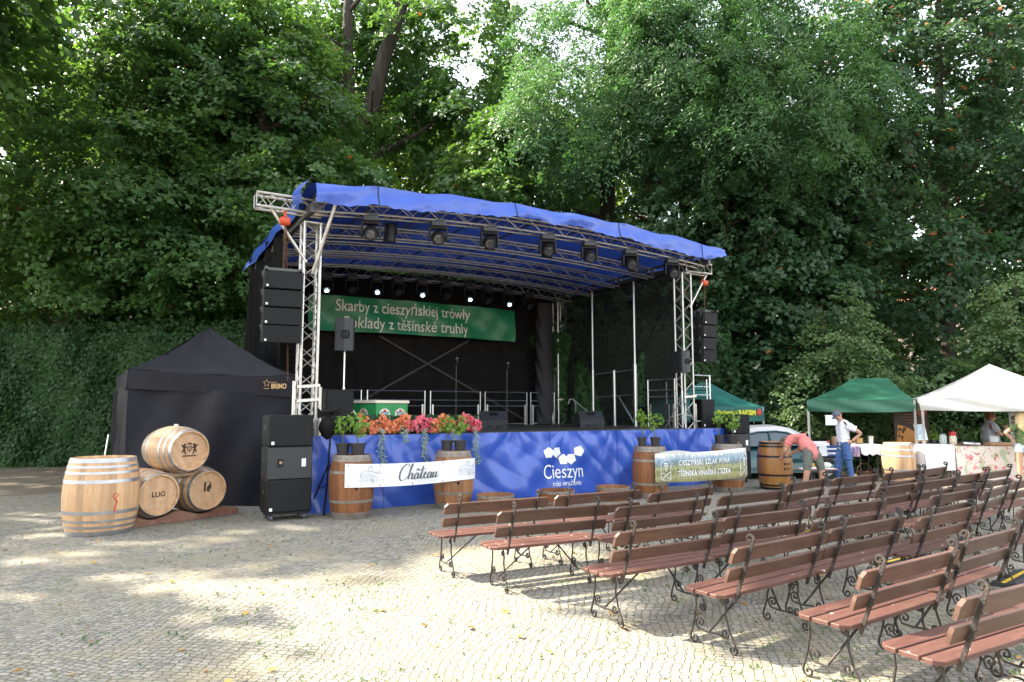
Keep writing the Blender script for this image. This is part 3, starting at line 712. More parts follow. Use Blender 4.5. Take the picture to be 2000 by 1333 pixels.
# ------------------------------------------------------------------ green banner on the back trusses
M_green = mat('green_banner', (.010, .17, .065), .42, 0, col2=(.014, .21, .085), vs=1.5, spec=.5, coat=.1)
def gb(x, z):
    z2 = z-.10*(x/3.05)**2*.3
    return Vector((x, -.03*math.sin(x*3+z*4)-.014*math.sin(x*9-z*5+1)-.03*math.sin((x+z*2)*2.6), z2))
t = thing('text_banner', 'long green banner with two lines of white lettering hung at the back of the stage', 'banner', S(4.38, 5.5, 4.36), SR)
mb = MB(); mb.grid(gb, 220, 34, -3.12, 3.12, -.47, .48); mb.build('cloth', M_green, t, smooth=80)
M_cream = mat('cream_print', (.78, .72, .62), .6)
gf = lambda x, z: gb(x, z)+Vector((0, -.022, 0))
text_on('Skarby z cieszyńskiej trówły', .44, gf, -.42, .21, M_cream, t, bold=.002, width=4.0)
text_on('Poklady z těšínské truhly', .44, gf, -.34, -.23, M_cream, t, bold=.002, width=3.68)
mb = MB()
for x in (-2.9, 0, 2.9): mb.tube([(x, 0, .46), (x, 0, .9)], .008, 4)
mb.build('tie_cord', M_cable, t)

# ------------------------------------------------------------------ stage lamps
M_lens = mat('dark_lens', (.03, .035, .04), .08, spec=.8, coat=.6)
M_lit = mat('lit_lens', (.9, .95, 1), .3, emit=(.75, .92, 1.), es=5)
def moving_head(label, loc, rz, tilt, lit, group):
    t = thing('moving_head_light', label, 'stage light', loc, rz, group)
    mb = MB(); mb.box((0, 0, -.07), (.30, .24, .12), bevel=.02); mb.box((.0, 0, .02), (.22, .05, .09)); mb.tube([(-.12, 0, .02), (-.12, 0, .10)], .015, 6); mb.build('base', [M_greyblack], t)
    mb = MB()
    for s in (-1, 1): mb.box((s*.165, 0, -.27), (.045, .12, .28), bevel=.012)
    mb.box((0, 0, -.145), (.36, .12, .05), bevel=.01); mb.build('yoke', M_black, t)
    Mr = Matrix.Translation((0, 0, -.33)) @ Matrix.Rotation(tilt, 4, 'X')
    mb = MB(); mb.M = Mr
    mb.lathe([(.07, .17), (.115, .13), (.135, .04), (.135, -.04), (.125, -.12), (.118, -.15), (.10, -.152), (.10, -.135)], 18, caps=True)
    h = mb.build('head', M_black, t, smooth=40)
    mb = MB(); mb.M = Mr
    mb.lathe([(.002, -.158), (.05, -.165), (.092 if not lit else .036, -.157)], 16, caps=False); mb.build('lens', M_lit if lit else M_lens, h, smooth=60)
    return t
FR = [(.55+.0, 715), (0, 850), (0, 952), (0, 1068), (0, 1151), (0, 1232), (0, 1315)]
def u_at_px(px, v):
    k = (px-1000)/1340.; ct, st = math.cos(SR), math.sin(SR)
    # (Ax+u ct - v st) = k (Ay+u st+v ct)
    return (k*(SA.y+v*ct)-SA.x+v*st)/(ct-k*st)
for i, (_, px) in enumerate(FR):
    u = u_at_px(px, -.3)
    p = S(u, -.36, 5.27+arch(u))
    moving_head('black moving head lamp under the blue front edge, %s from the left' % ORD[i], p, SR-.35, R(-62), False, 'moving head lamps on the front truss')
BL = [(630, 1), (680, 0), (730, 1), (772, 0), (820, 1), (868, 0), (914, 1), (950, 0), (992, 1), (1032, 0)]
for i, (px, lit) in enumerate(BL):
    u = u_at_px(px, 5.2); p = S(u, 5.2, 5.14+arch(u))
    moving_head(('back truss lamp with its lens lit white, ' if lit else 'unlit lamp on the back truss above the green banner, ')+'%s of ten from the left' % ORD[i], p, SR, R(-42 if lit else -50), lit, 'moving head lamps on the back truss')
for i, px in enumerate((760, 962, 1076, 1250)):
    u = u_at_px(px, -.1)
    t = thing('spotlight', 'black barrel-shaped spotlight hanging from the front truss, %s from the left' % ORD[i], 'stage light', S(u, -.02, 5.28+arch(u)), SR+.2, 'barrel spotlights on the front truss')
    mb = MB(); mb.lathe([(.08, .0), (.11, -.05), (.115, -.32), (.125, -.36), (.12, -.36)], 14, Matrix.Translation((0, 0, -.04)) @ Matrix.Rotation(R(8), 4, 'X')); mb.build('housing', M_black, t, smooth=40)
    mb = MB(); mb.tube([(-.13, 0, -.2), (-.13, 0, .05), (.13, 0, .05), (.13, 0, -.2)], .012, 5); mb.build('bracket', M_black, t)

# ------------------------------------------------------------------ loudspeakers
def chain(mb, a, b, r=.012):
    a, b = Vector(a), Vector(b); n = int((b-a).length/.05)
    for i in range(n):
        p = a.lerp(b, (i+.5)/n); q = .018
        d = Vector((q, 0, 0)) if i % 2 else Vector((0, q, 0))
        mb.tube([p+Vector((0, 0, .03)), p+d, p-Vector((0, 0, .03)), p-d], r*.45, 4, closed=True)
def line_array(label, loc, rz, n, ztop, w_, h_, arm, shrink=0.):
    t = thing('line_array', label, 'loudspeaker', loc, rz)
    ang = 0; z = ztop
    for i in range(n):
        c = MB(); tilt = R(1.2+1.3*i); cz = z-h_/2
        Mx = Matrix.Translation((0, -.04*i*i*.25+.05*i, cz)) @ Matrix.Rotation(tilt, 4, 'X')
        c.M = Mx; c.mi = 0; c.box((0, .05, 0), (w_, .46, h_-.008), bevel=.012)
        cab = c.build('cabinet', M_black, t)
        c = MB(); c.M = Mx; c.box((0, -.188, 0), (w_-.03, .02, h_-.03)); c.build('grille', M_grille, cab)
        c = MB(); c.M = Mx; c.box((-w_/2+.055, -.201, -h_/2+.05), (.035, .008, .035)); c.build('badge', M_white, cab)
        c = MB(); c.M = Mx
        for s in (-1, 1):
            for q in (-.10, .1): c.box((s*(w_/2+.012), q, h_/2-.04), (.02, .05, .1)); c.box((s*(w_/2+.02), q, h_/2-.02), (.05, .015, .015))
        c.build('rigging_bracket', M_frame, cab)
        z -= h_
    c = MB(); c.box((-w_/2+.03, .05, ztop+.04), (.04, .55, .05)); c.box((w_/2-.03, .05, ztop+.04), (.04, .55, .05)); c.box((0, .02, ztop+.06), (w_, .06, .05)); c.build('rigging_frame', M_frame, t)
    c = MB(); c.lathe([(.02, -.1), (.075, -.08), (.085, 0), (.075, .08), (.02, .1)], 14, Matrix.Translation((0, 0, arm-.22)) @ Matrix.Rotation(R(90), 4, 'Y')); c.box((0, 0, arm-.10), (.05, .05, .12))
    c.build('chain_hoist', mat('red_hoist', (.55, .07, .02), .45), t, smooth=40)
    c = MB(); chain(c, (0, 0, ztop+.08), (0, 0, arm-.3)); chain(c, (.03, .03, ztop-.3), (.02, .02, arm-.3)); chain(c, (.16, .25, ztop-1.9), (.03, .0, arm-.3)); c.build('chain', mat('rusty_chain', (.16, .08, .05), .6, .5), t)
    return t
line_array('tall hanging loudspeaker array of four dark cabinets left of the stage', S(-.52, -.10, 0), SR-.12, 4, 4.20, .64, .31, 5.36)
line_array('hanging loudspeaker array of four dark cabinets right of the stage', S(9.82, -.05, 0), SR+.05, 4, 4.22, .50, .31, 5.22)

def sub_box(label, p, rz, w_, h_, d_, grp, front='grille', wheels=False):
    t = thing('subwoofer', label, 'loudspeaker', p, rz, grp)
    z0 = .13 if wheels else 0
    mb = MB(); mb.box((0, 0, z0+h_/2), (w_, d_, h_-.006), bevel=.012)
    mb.build('cabinet', M_black if front == 'grille' else M_greyblack, t)
    if front == 'grille':
        mb = MB(); mb.box((0, -d_/2-.008, z0+h_/2), (w_-.04, .016, h_-.04), bevel=.005); mb.build('grille', M_grille, t)
        mb = MB(); mb.box((-w_/2+.07, -d_/2-.02, z0+.06), (.045, .008, .05)); mb.build('badge', M_white, t)
    else:
        mb = MB(); mb.box((-w_*.22, -d_/2-.006, z0+h_*.5), (.09, .012, .13)); mb.build('connector_plate', M_black, t)
        mb = MB(); mb.lathe([(.022, 0), (.024, .02)], 12, Matrix.Translation((-w_*.22, -d_/2-.016, z0+h_*.52)) @ Matrix.Rotation(R(90), 4, 'X')); mb.build('socket', mat('brass', (.4, .25, .12), .4, .6), t)
        mb = MB(); mb.box((w_*.30, -d_/2-.006, z0+h_*.5), (.07, .012, .13), bevel=.004); mb.build('label_plate', M_white, t)
    for s in (-1, 1):
        mb = MB(); mb.box((s*(w_/2+.003), 0, z0+h_*.6), (.006, .16, .07), bevel=.002); mb.tube([(s*(w_/2+.01), -.06, z0+h_*.6), (s*(w_/2+.02), 0, z0+h_*.6), (s*(w_/2+.01), .06, z0+h_*.6)], .008, 5); mb.build('handle', M_frame, t)
    if wheels:
        mb = MB(); mb.box((0, 0, .115), (w_-.04, d_-.04, .03)); mb.build('dolly', M_black, t)
        for x in (-1, 1):
            for y in (-1, 1):
                mb = MB(); mb.lathe([(.02, -.018), (.045, -.018), (.045, .018), (.02, .018)], 12, Matrix.Translation((x*(w_/2-.1), y*(d_/2-.09), .045)) @ Matrix.Rotation(R(90), 4, 'Y')); mb.bar((x*(w_/2-.1)-.03, y*(d_/2-.09), .05), (x*(w_/2-.1)-.03, y*(d_/2-.09), .11), .01, .05); mb.build('caster', mat('caster', (.10, .11, .13), .4, .3), t)
    return t
sp = S(-.44, -.50); srz = SR; hh = .53
g_ = 'subwoofers stacked left of the stage'
sub_box('black subwoofer on a wheeled dolly, lowest of the stack beside the black tent', sp, srz, .72, hh, .56, g_, wheels=True)
sub_box('charcoal subwoofer turned with its white plate forward, middle of the stack beside the black tent', sp+Vector((0, 0, .13+hh)), srz, .72, hh, .56, g_, front='plate')
sub_box('black subwoofer topmost of the stack beside the black tent', sp+Vector((0, 0, .13+2*hh)), srz, .72, hh-.01, .56, g_)
sp = S(10.55, -.25); g_ = 'subwoofers stacked right of the stage'; rz2 = SR-.25
sub_box('black subwoofer on a dolly, lowest of the tall stack behind the vineyard banner barrel', sp, rz2, .52, .62, .5, g_, wheels=True)
sub_box('charcoal subwoofer with a white label, middle of the tall stack near the silver car', sp+Vector((0, 0, .75)), rz2, .52, .45, .5, g_, front='plate')
sub_box('black subwoofer topmost of the tall stack near the silver car', sp+Vector((0, 0, 1.2)), rz2, .52, .48, .5, g_)
sub_box('large plain black side speaker standing at the right corner of the stage deck', S(10.15, .45, DZ), SR, .46, .72, .42, None)
sub_box('big black side fill speaker standing at the left corner of the stage deck', S(.62, .75, DZ), SR+.30, .62, .84, .62, None)

def pole_speaker(label, loc, rz, zc, h_, w_, stand):
    t = thing('pole_speaker', label, 'loudspeaker', loc, rz)
    mb = MB(); n = 10
    prof = [(-w_*.34, .2), (-w_*.5, -.12), (-w_*.44, -.19), (0, -.22), (w_*.44, -.19), (w_*.5, -.12), (w_*.34, .2)]
    mb.prism(prof, h_, Matrix.Translation((0, 0, zc-h_/2))); mb.build('cabinet', M_greyblack, t)
    mb = MB(); mb.box((.02, -.225, zc), (w_*.42, .012, h_*.24), bevel=.02); mb.build('handle_recess', M_black, t)
    mb = MB(); mb.tube([(.06, -.22, zc-h_*.14), (.06, -.25, zc), (.06, -.22, zc+h_*.14)], .010, 6); mb.build('handle', M_greyblack, t)
    mb = MB(); mb.tube([(0, 0, zc-h_/2), (0, 0, .02)], .018, 8); mb.tube([(0, 0, .9), (0, 0, .02)], .026, 8)
    if stand:
        for k in range(3): a = k*2.094; mb.tube([(0, 0, .75), (math.cos(a)*.45, math.sin(a)*.45, .02)], .012, 6); mb.tube([(0, 0, .35), (math.cos(a)*.3, math.sin(a)*.3, .28)], .008, 5)
    mb.build('stand', M_chrome, t, smooth=40)
pole_speaker('dark moulded loudspeaker high on a thin pole in front of the green banner', S(.92, .95, DZ), SR-.35, 1.93, .64, .38, True)
pole_speaker('small dark loudspeaker on a pole beside the right front truss tower', S(9.0, -.02, DZ), SR-.1, 1.62, .52, .27, True)

def wedge(label, loc, rz):
    t = thing('stage_monitor', label, 'loudspeaker', loc, rz, 'wedge monitors on the deck')
    prof = [(-.22, 0), (.26, 0), (.30, .10), (.05, .40), (-.06, .42), (-.24, .20)]
    mb = MB(); Mx = Matrix(((0, 0, 1, -.33), (1, 0, 0, 0), (0, 1, 0, 0), (0, 0, 0, 1)))
    mb.prism(prof, .66, Mx); mb.build('cabinet', M_greyblack, t)
    mb = MB()
    for s in (-1, 1): mb.box((s*.1, -.237, .06), (.12, .02, .05))
    mb.box((0, -.13, .345), (.2, .05, .012), (R(50), 0, 0)); mb.tube([(-.10, -.17, .34), (-.05, -.21, .38), (.05, -.21, .38), (.10, -.17, .34)], .010, 6); mb.build('handle', M_black, t)
p = gp(963, 838, DZ); wedge('black wedge monitor beside the pink flowers on the deck', p+Vector((0, .25, 0)), .12)
p = gp(1152, 836, DZ); wedge('black wedge monitor in the middle of the deck right of the microphones', p+Vector((0, .25, 0)), .3)

def mic_stand(label, px, py, h_, boom=False):
    p = gp(px, py, DZ); t = thing('microphone_stand', label, 'microphone stand', p, .2, 'microphone stands')
    mb = MB(); mb.tube([(0, 0, .03), (0, 0, h_-.12)], .009, 6)
    for k in range(3): a = k*2.094+.4; mb.tube([(0, 0, .13), (math.cos(a)*.30, math.sin(a)*.30, .01)], .009, 5)
    mb.tube([(0, 0, h_-.14), (.02, -.05, h_-.08)], .012, 6); mb.tube([(0, 0, h_*.5), (.07, 0, h_*.5+.02)], .006, 5); mb.build('stand', mat('stand_black', (.03, .03, .035), .35, .5), t)
    mb = MB(); mb.tube([(.02, -.05, h_-.1), (.0, -.12, h_-.02)], [.012, .018], 8); mb.ball((0, -.13, h_), .032, 8, 6); mb.build('microphone', M_frame, t, smooth=50)
mic_stand('microphone on a straight stand right of the black wedge monitor back row, leftmost', 890, 842, 1.55)
mic_stand('microphone on a straight stand between the two wedge monitors', 990, 840, 1.50)
mic_stand('microphone on a stand in front of the inner truss tower, rightmost', 1084, 838, 1.42)

# black shrouded lamp on a tripod in front of the left stage corner
p = gp(632, 1008)
t = thing('shrouded_stand', 'black tripod with a knotted black cloth bag, between the subwoofers and the first barrel', 'lighting stand', p)
mb = MB(); mb.tube([(.0, .0, 0), (.03, .05, .5), (.05, .12, 1.4)], .018, 6); mb.tube([(.05, .10, .9), (-.36, .35, .02)], .014, 6); mb.tube([(.05, .10, .85), (.4, .45, .02)], .014, 6); mb.tube([(.03, .05, .5), (-.18, .2, .42)], .010, 5); mb.build('tripod', M_black, t)
mb = MB(); rg = random.Random(4)
mb.lathe([(.02, 1.28), (.09, 1.34), (.16, 1.47), (.13, 1.58), (.05, 1.66), (.04, 1.70), (.10, 1.76), (.03, 1.80)], 14, Matrix.Translation((-.0, .1, 0)))
mb.grid(lambda a, b: Vector((.02+.20*a, .08+.03*math.sin(a*9), 1.72+.12*b*a+.03*math.sin(b*6))), 5, 4, 0, 1, -.5, 1); mb.grid(lambda a, b: Vector((-.02-.15*a, .08, 1.70+.13*b*a)), 5, 4, 0, 1, -.5, 1)
mb.build('cloth_bag', M_cloth, t, smooth=70)

# ------------------------------------------------------------------ railings
def rail(label, p, q, h_=.98, bars=(.98, .72, .55, .0), z0=DZ, grp='silver guard rails round the deck'):
    p, q = Vector(p), Vector(q); d = q-p; Lr = d.length
    t = thing('guard_rail', label, 'railing', p, math.atan2(d.y, d.x), grp)
    mb = MB()
    for x in (.02, Lr-.02): mb.tube([(x, 0, .0), (x, 0, h_+.02)], .022, 7)
    for z in bars: mb.tube([(.02, 0, z*h_+.03), (Lr-.02, 0, z*h_+.03)], .015, 6)
    mb.build('frame', M_chrome, t, smooth=50)
    for x in (.09, Lr-.09): mb = MB(); mb.box((x, 0, .30), (.05, .05, .60)); mb.build('post_socket', M_alu, t)
vr = 5.45
us = [(.6, 2.72), (2.85, 4.55), (4.68, 6.3), (6.42, 7.9), (8.0, 8.9)]
nm = ['guard rail at the back of the deck, leftmost behind the side fill speaker', 'guard rail at the back of the deck behind the green chest', 'guard rail at the back of the deck behind the orange flowers',
      'guard rail at the back of the deck behind the microphones', 'short guard rail at the back of the deck beside the inner truss tower']
for (a, b), n_ in zip(us, nm): rail(n_, S(a, vr, DZ), S(b, vr, DZ), .96)
rail('tall guard rail on the right side of the deck left of the front tower', S(9.28, 1.55, DZ), S(9.2, .42, DZ), 1.22, (.98, .76, .62, .12))
rail('tall guard rail at the right end of the deck right of the front tower', S(9.62, .25, DZ), S(10.32, .32, DZ), 1.32, (.98, .76, .6, .1))
rail('tall guard rail at the rear right end of the deck above the car', S(10.34, .45, DZ), S(10.34, 2.0, DZ), 1.22, (.98, .76, .6, .1))
# hand rail of the steps behind the middle of the deck
t = thing('step_handrail', 'curved silver hand rail of the steps behind the deck, right of the inner tower', 'handrail', S(8.6, 3.9, DZ), SR)
mb = MB(); mb.tube([(0, 0, .0), (0, 0, .62), (-.1, 0, .76), (-.22, 0, .74), (-.26, 0, .62)], .02, 7); mb.tube([(-.1, 0, .76), (.75, -.2, .05)], .018, 7); mb.build('rail', M_chrome, t, smooth=50)
t = thing('fire_extinguisher', 'small red fire extinguisher by the right steel uprights on the deck', 'fire extinguisher', gp(1237, 828, DZ))
mb = MB(); mb.lathe([(.06, 0), (.075, .02), (.075, .36), (.05, .42), (.02, .45)], 12); mb.build('body', mat('red_paint', (.45, .02, .02), .35), t, smooth=50)
mb = MB(); mb.box((0, 0, .48), (.10, .03, .05)); mb.tube([(.03, 0, .46), (.1, 0, .3), (.08, 0, .12)], .01, 5); mb.build('valve', M_black, t)
t = thing('stage_cable', 'black cable lying loosely across the front of the deck', 'cable', S(5.6, 1.0, DZ+.008), SR)
mb = MB(); mb.tube([(-1+.22*k, .25*math.sin(k*.9)-.3*(k % 3 == 0)*.3, 0) for k in range(16)], .009, 5); mb.build('cable_run', M_cable, t)

# ------------------------------------------------------------------ green painted chest
p = S(u_at_px(742, 1.05), 1.05)
t = thing('painted_chest', 'green folk painted chest with white rim standing behind the flower boxes', 'chest', (p.x, p.y, DZ), R(50))
W1, W2, H1 = .62, .82, .66
M_cg = mat('chest_green', (.015, .22, .06), .5, 0, col2=(.025, .27, .08), vs=5)
M_cw = mat('chest_cream', (.70, .64, .52), .6)
mb = MB(); mb.box((0, 0, H1/2-.04), (W2, W2*.95, H1-.08), bevel=.01); mb.build('body', M_cg, t)
mb = MB(); mb.box((0, 0, H1-.05), (W2+.05, W2, .06), bevel=.008); mb.build('lid', M_cw, t)
def ornament(M):
    o = MB(); o.M = M; arc = []
    for k in range(9): a = PI*k/8; arc.append((.135*math.cos(a), .36+.12*math.sin(a)))
    o.prism([(.135, .14)]+arc+[(-.135, .14)], .006); f1 = o.build('ornament_frame', M_cw, t)
    o = MB(); o.M = M; o.prism([(.10, .16)]+[(x*.74, .35+(z-.36)*.74) for x, z in arc]+[(-.10, .16)], .010); o.build('ornament_panel', mat('chest_blue', (.20, .36, .42), .6), f1)
    o = MB(); o.M = M
    for (x, y, r) in ((0, .43, .03), (-.08, .40, .018), (.08, .40, .018), (-.04, .26, .022), (.045, .28, .022), (0, .2, .02)):
        o.lathe([(.001, .016), (r, .014), (r, .0)], 8, Matrix.Translation((x, y, 0)), caps=False)
    o.build('painted_rose', mat('chest_red', (.42, .05, .03), .6), f1)
Fm = lambda x, rot, d: Matrix.Rotation(rot, 4, 'Z') @ Matrix.Translation((x, -d, .0)) @ Matrix(((1, 0, 0, 0), (0, 0, -1, 0), (0, 1, 0, 0), (0, 0, 0, 1)))
ornament(Fm(-.20, 0, W2*.95/2+.002)); ornament(Fm(.20, 0, W2*.95/2+.002)); ornament(Fm(0, -PI/2, W2/2+.002))
# ------------------------------------------------------------------ plants
rgp = np.random.default_rng(77)
def tuft(name, c, r, n, size, m, parent, seed, shape='maple', sc=(1, 1, 1), upb=.6):
    g = np.random.default_rng(seed); d = g.normal(size=(n, 3)); d /= np.linalg.norm(d, axis=1, keepdims=True)
    rr = (.35+.65*g.random(n)**.5)
    pos = np.array(c)+d*rr[:, None]*r*np.array(sc)
    nr = d*.8+np.array([0, -.2, upb])+g.normal(size=(n, 3))*.35
    return link(name, leaf_mesh(name, pos, nr, size*(.6+.7*g.random(n)), np.clip(.3+.6*g.random(n), 0, .94), shape, g, m), parent)
def planter(label, u, wd, pm, seed, trails):
    t = thing('flower_box', label, 'flower box', S(u, .16, DZ), SR, 'flower boxes along the stage front')
    mb = MB(); mb.box((0, 0, .07), (wd, .19, .14), bevel=.01, taper=1.06); mb.build('box', M_black, t)
    g = np.random.default_rng(seed)
    n = 380; pos = np.stack([g.uniform(-wd*.56, wd*.56, n), -.02+g.normal(size=n)*.10, .12+g.random(n)*.20+.03*np.sin(g.random(n)*9)], 1)
    pos[:, 2] -= .13*(np.abs(pos[:, 1]+.02) > .12)
    nr = np.stack([g.normal(size=n)*.6, -1+g.normal(size=n)*.5, .6+g.normal(size=n)*.4], 1)
    link('foliage', leaf_mesh('foliage', pos, nr, g.uniform(.05, .09, n), g.random(n)*.6, 'oval', g, L_deep), t)
    k = 120; cx_ = g.uniform(-wd*.54, wd*.54, k); c = np.stack([cx_, -.13-g.random(k)*.10, .03+g.random(k)*(.27+.07*np.sin(cx_*13+seed))], 1)
    c[:, 1] += .35*np.maximum(0, c[:, 2]-.30)
    P = np.repeat(c, 7, 0)+g.normal(size=(k*7, 3))*.013
    nr = np.tile(np.array([[0, -1., .5]]), (k*7, 1))+g.normal(size=(k*7, 3))*.6
    ti = np.clip(np.repeat(g.random(k), 7)*.8+g.normal(size=k*7)*.12, 0, .94)
    bl = link('blossoms', leaf_mesh('blossoms', P, nr, g.uniform(.045, .070, k*7), ti, 'oval', g, pm), t); bl['kind'] = 'stuff'
    for x, Lh in trails:
        n = int(420*Lh); q = g.random(n)
        pos = np.stack([x+.035*g.normal(size=n)+.02*np.sin(q*9), -.33-.05*g.random(n)-.10*np.minimum(1, q*2), .10-q*Lh*1.3-.10*(1-q)*0], 1)
        nr = np.stack([g.normal(size=n), -1+g.normal(size=n)*.4, g.normal(size=n)*.5], 1)
        link('trailing_vine', leaf_mesh('trailing_vine', pos, nr, g.uniform(.028, .046, n), g.random(n)*.9, 'oval', g, L_trail), t)
    return t
ps = [(722, P_orange, 'orange', [(.1, .50)], 'flower box of orange begonias nearest the stage left corner'), (768, P_orange, 'orange', [(.08, .20)], 'flower box of orange begonias in front of the painted chest'),
      (812, P_pink, 'pink', [(.02, .62)], 'flower box of pink begonias with the longest silver vine'), (858, P_orange, 'salmon', [(.12, .28)], 'flower box of salmon orange begonias above the Château banner end'),
      (908, P_pink, 'pink', [(.04, .55)], 'flower box of deep pink begonias nearest the wedge monitor')]
for i, (px, pm, _, tr_, lb) in enumerate(ps): planter(lb, u_at_px(px, .16), .48+.03*(i % 2), pm, 300+i, tr_)

# ------------------------------------------------------------------ barrels
M_oak = mat('pale_oak', (.47, .275, .135), .55, 0, col2=(.56, .35, .19), vs=5, stretch=(6, 6, .7), tint=.22, bump=.15, bs=22)
M_oakhead = mat('oak_head', (.56, .35, .20), .55, 0, col2=(.48, .28, .15), vs=4, stretch=(5, .5, 5), tint=.10, bump=.1, bs=20)
M_oldoak = mat('weathered_oak', (.23, .085, .025), .6, 0, col2=(.11, .040, .016), vs=4.5, vc=(.42, .72), stretch=(7, 7, .8), tint=.25, bump=.35, bs=18)
M_oldoak2 = mat('faded_oak', (.30, .14, .055), .6, 0, col2=(.16, .07, .03), vs=4, vc=(.42, .75), stretch=(7, 7, .8), tint=.22, bump=.3, bs=18)
M_lacq = mat('lacquered_oak', (.36, .17, .05), .35, 0, col2=(.26, .11, .03), vs=5, stretch=(6, 6, .6), tint=.12)
M_brand = mat('burnt_brand', (.045, .022, .012), .8)
M_bhoop = mat('black_hoop', (.02, .02, .022), .45, .5)
def barrel(t, H, Rm, Re, wood, hoopm, hoops, Mx=None, headm=None, open_top=False, seed=0, staves=26, bung=None, cut=None):
    Mx = Mx or Matrix.Identity(4); rg = random.Random(seed); tn = [rg.random() for _ in range(staves)]
    H1 = cut or H
    def rad(z): q = (z/H*2-1); return Rm-(Rm-Re)*abs(q)**2.1
    zs = [H*k/18 for k in range(19) if H*k/18 < H1-.01]+[H1]
    tc = .03
    prof = [(rad(z), z) for z in zs]
    if open_top: prof += [(rad(H1)-tc, H1), (rad(H1)-tc-.004, H1-.12), (.01, H1-.13)]
    else: prof += [(rad(H1)-tc*.8, H1), (rad(H1)-tc, H1-.035)]
    mb = MB(); mb.M = Mx; mb.lathe([(rad(0)-.028, .03), (rad(0)-.024, 0)]+prof, staves*2, caps=False, tints=[x for x in tn for _ in (0, 1)])
    b = mb.build('staves', wood, t, smooth=32)
    for nm_, z, s in (('head', H1-.036, 1), ('bottom', .032, -1)):
        if open_top and nm_ == 'head': continue
        mb = MB(); mb.M = Mx; r = rad(H1 if s > 0 else 0)-.024; n = 9
        for k in range(n):
            x0, x1 = -r+2*r*k/n, -r+2*r*(k+1)/n; mb.t = rg.random()
            a = [(x, -math.sqrt(max(r*r-x*x, 0)), z) for x in [x0+(x1-x0)*j/4 for j in range(5)]]
            c = [(x, math.sqrt(max(r*r-x*x, 0)), z) for x in [x1-(x1-x0)*j/4 for j in range(5)]]
            mb.poly(a+c if s > 0 else (a+c)[::-1])
        mb.build(nm_, headm or M_oakhead, t, norm=False)
    for z, hw in hoops:
        if z+hw > H1+.005: continue
        e = .0045; mb = MB(); mb.M = Mx
        mb.lathe([(rad(z), z), (rad(z)+e, z), (rad(z+hw)+e, z+hw), (rad(z+hw), z+hw)], 48, caps=False)
        mb.build('hoop', hoopm, t, smooth=32)
    if bung:
        a, z = bung; mb = MB(); mb.M = Mx @ Matrix.Rotation(a, 4, 'Z')
        mb.lathe([(.001, .004), (.026, .004), (.026, -.03)], 14, Matrix.Translation((rad(z), 0, z)) @ Matrix.Rotation(R(90), 4, 'Y'), caps=False)
        mb.build('bung_hole', mat('bung_dark', (.008, .006, .005), .9), t)
    return rad
HP = [(.0, .065), (.105, .035), (.215, .042), (.355, .05)]
def hoopset(H, hp): return hp+[(H-z-w_, w_) for z, w_ in hp]
# upright puncheon
c = gp(192, 1045); c = Vector((c.x-.15, c.y+.28, 0))
t = thing('oak_barrel', 'big new pale oak barrel standing upright at the far left, red mark on its belly', 'barrel', c, R(10))
HPu = 1.09; rad = barrel(t, HPu, .505, .425, M_oak, M_steel, hoopset(HPu, [(0, .06), (.10, .035), (.185, .035), (.30, .05)]), seed=3, staves=30)
mb = MB()
def onb(rad, a, z, off=.004): r = rad(z)+off; return Vector((r*math.cos(a), r*math.sin(a), z))
aR = R(-40-10)
for pth, r_ in (([(0, .30), (.01, .38), (.03, .46), (.0, .50)], .010), ([(0, .50), (-.03, .53), (-.02, .565), (.02, .575)], .007), ([(0, .50), (.04, .54), (.045, .57)], .006)):
    mb.tube([onb(rad, aR+x/.50, z+.02, .001) for x, z in pth], r_, 6)
mb.build('red_mark', mat('red_crayon', (.50, .06, .03), .7), t)
# three lying barrels on a cradle
ax = Vector((.80, -.60, 0)).normalized(); rd = Vector((.60, .80, 0)); rgrp = 'new oak barrels lying on the wooden cradle'
Mb = Matrix((rd, Vector((0, 0, 1)), ax)).transposed().to_4x4()   # barrel z axis -> ax, x -> rd, y -> up
HB = .97; RM, RE = .385, .315
def lying(label, pc, seed, roll=0):
    t = thing('oak_barrel', label, 'barrel', pc, 0, rgrp)
    barrel(t, HB, RM, RE, M_oak, M_steel, hoopset(HB, [(0, .06), (.14, .035), (.27, .04)]), Mb @ Matrix.Translation((0, 0, -HB/2)) @ Matrix.Rotation(roll, 4, 'Z'), seed=seed); return t
def on_head(t, mbx, name, m): pass
HM = lambda roll=0: Mb @ Matrix.Translation((0, 0, HB/2-.036+.002))
pc1 = Vector((-5.52, 10.88, .47)) - ax*HB/2; pc2 = pc1+rd*.80; pc3 = pc1+rd*.40+Vector((0, 0, .67))+ax*.12
b1 = lying('oak barrel lying on the cradle, lower left with three burnt letters', pc1, 5)
b2 = lying('oak barrel lying on the cradle, lower right with a small square brand', pc2, 6, .3)
b3 = lying('oak barrel lying on top of the two others with a burnt lion crest', pc3, 7, .6)
mb = MB(); mb.M = Mb; mb.tube([(0, RM-.01, 0), (0, RM+.03, 0)], .035, 12); mb.build('bung', mat('white_bung', (.75, .68, .6), .6), b3, smooth=40)
hm = HM(); hf = lambda x, y: hm @ Vector((x, y, .003))
text_on('LUG', .11, hf, 0, .0, M_brand, b1, name='burnt_letters', bold=.002)
def brandshape(parts, parent, name):
    o = MB(); o.M = hm @ Matrix.Translation((0, 0, .002))
    for p in parts: o.prism(p, .002)
    return o.build(name, M_brand, parent)
sq = lambda x, y, w_, h_: [(x, y), (x+w_, y), (x+w_, y+h_), (x, y+h_)]
brandshape([sq(-.06, -.02, .035, .14), [(-.01, .04), (.06, .12), (.065, .02), (.03, .0), (.055, -.03), (-.005, -.03)], sq(-.06, .125, .12, .008)], b2, 'burnt_square')
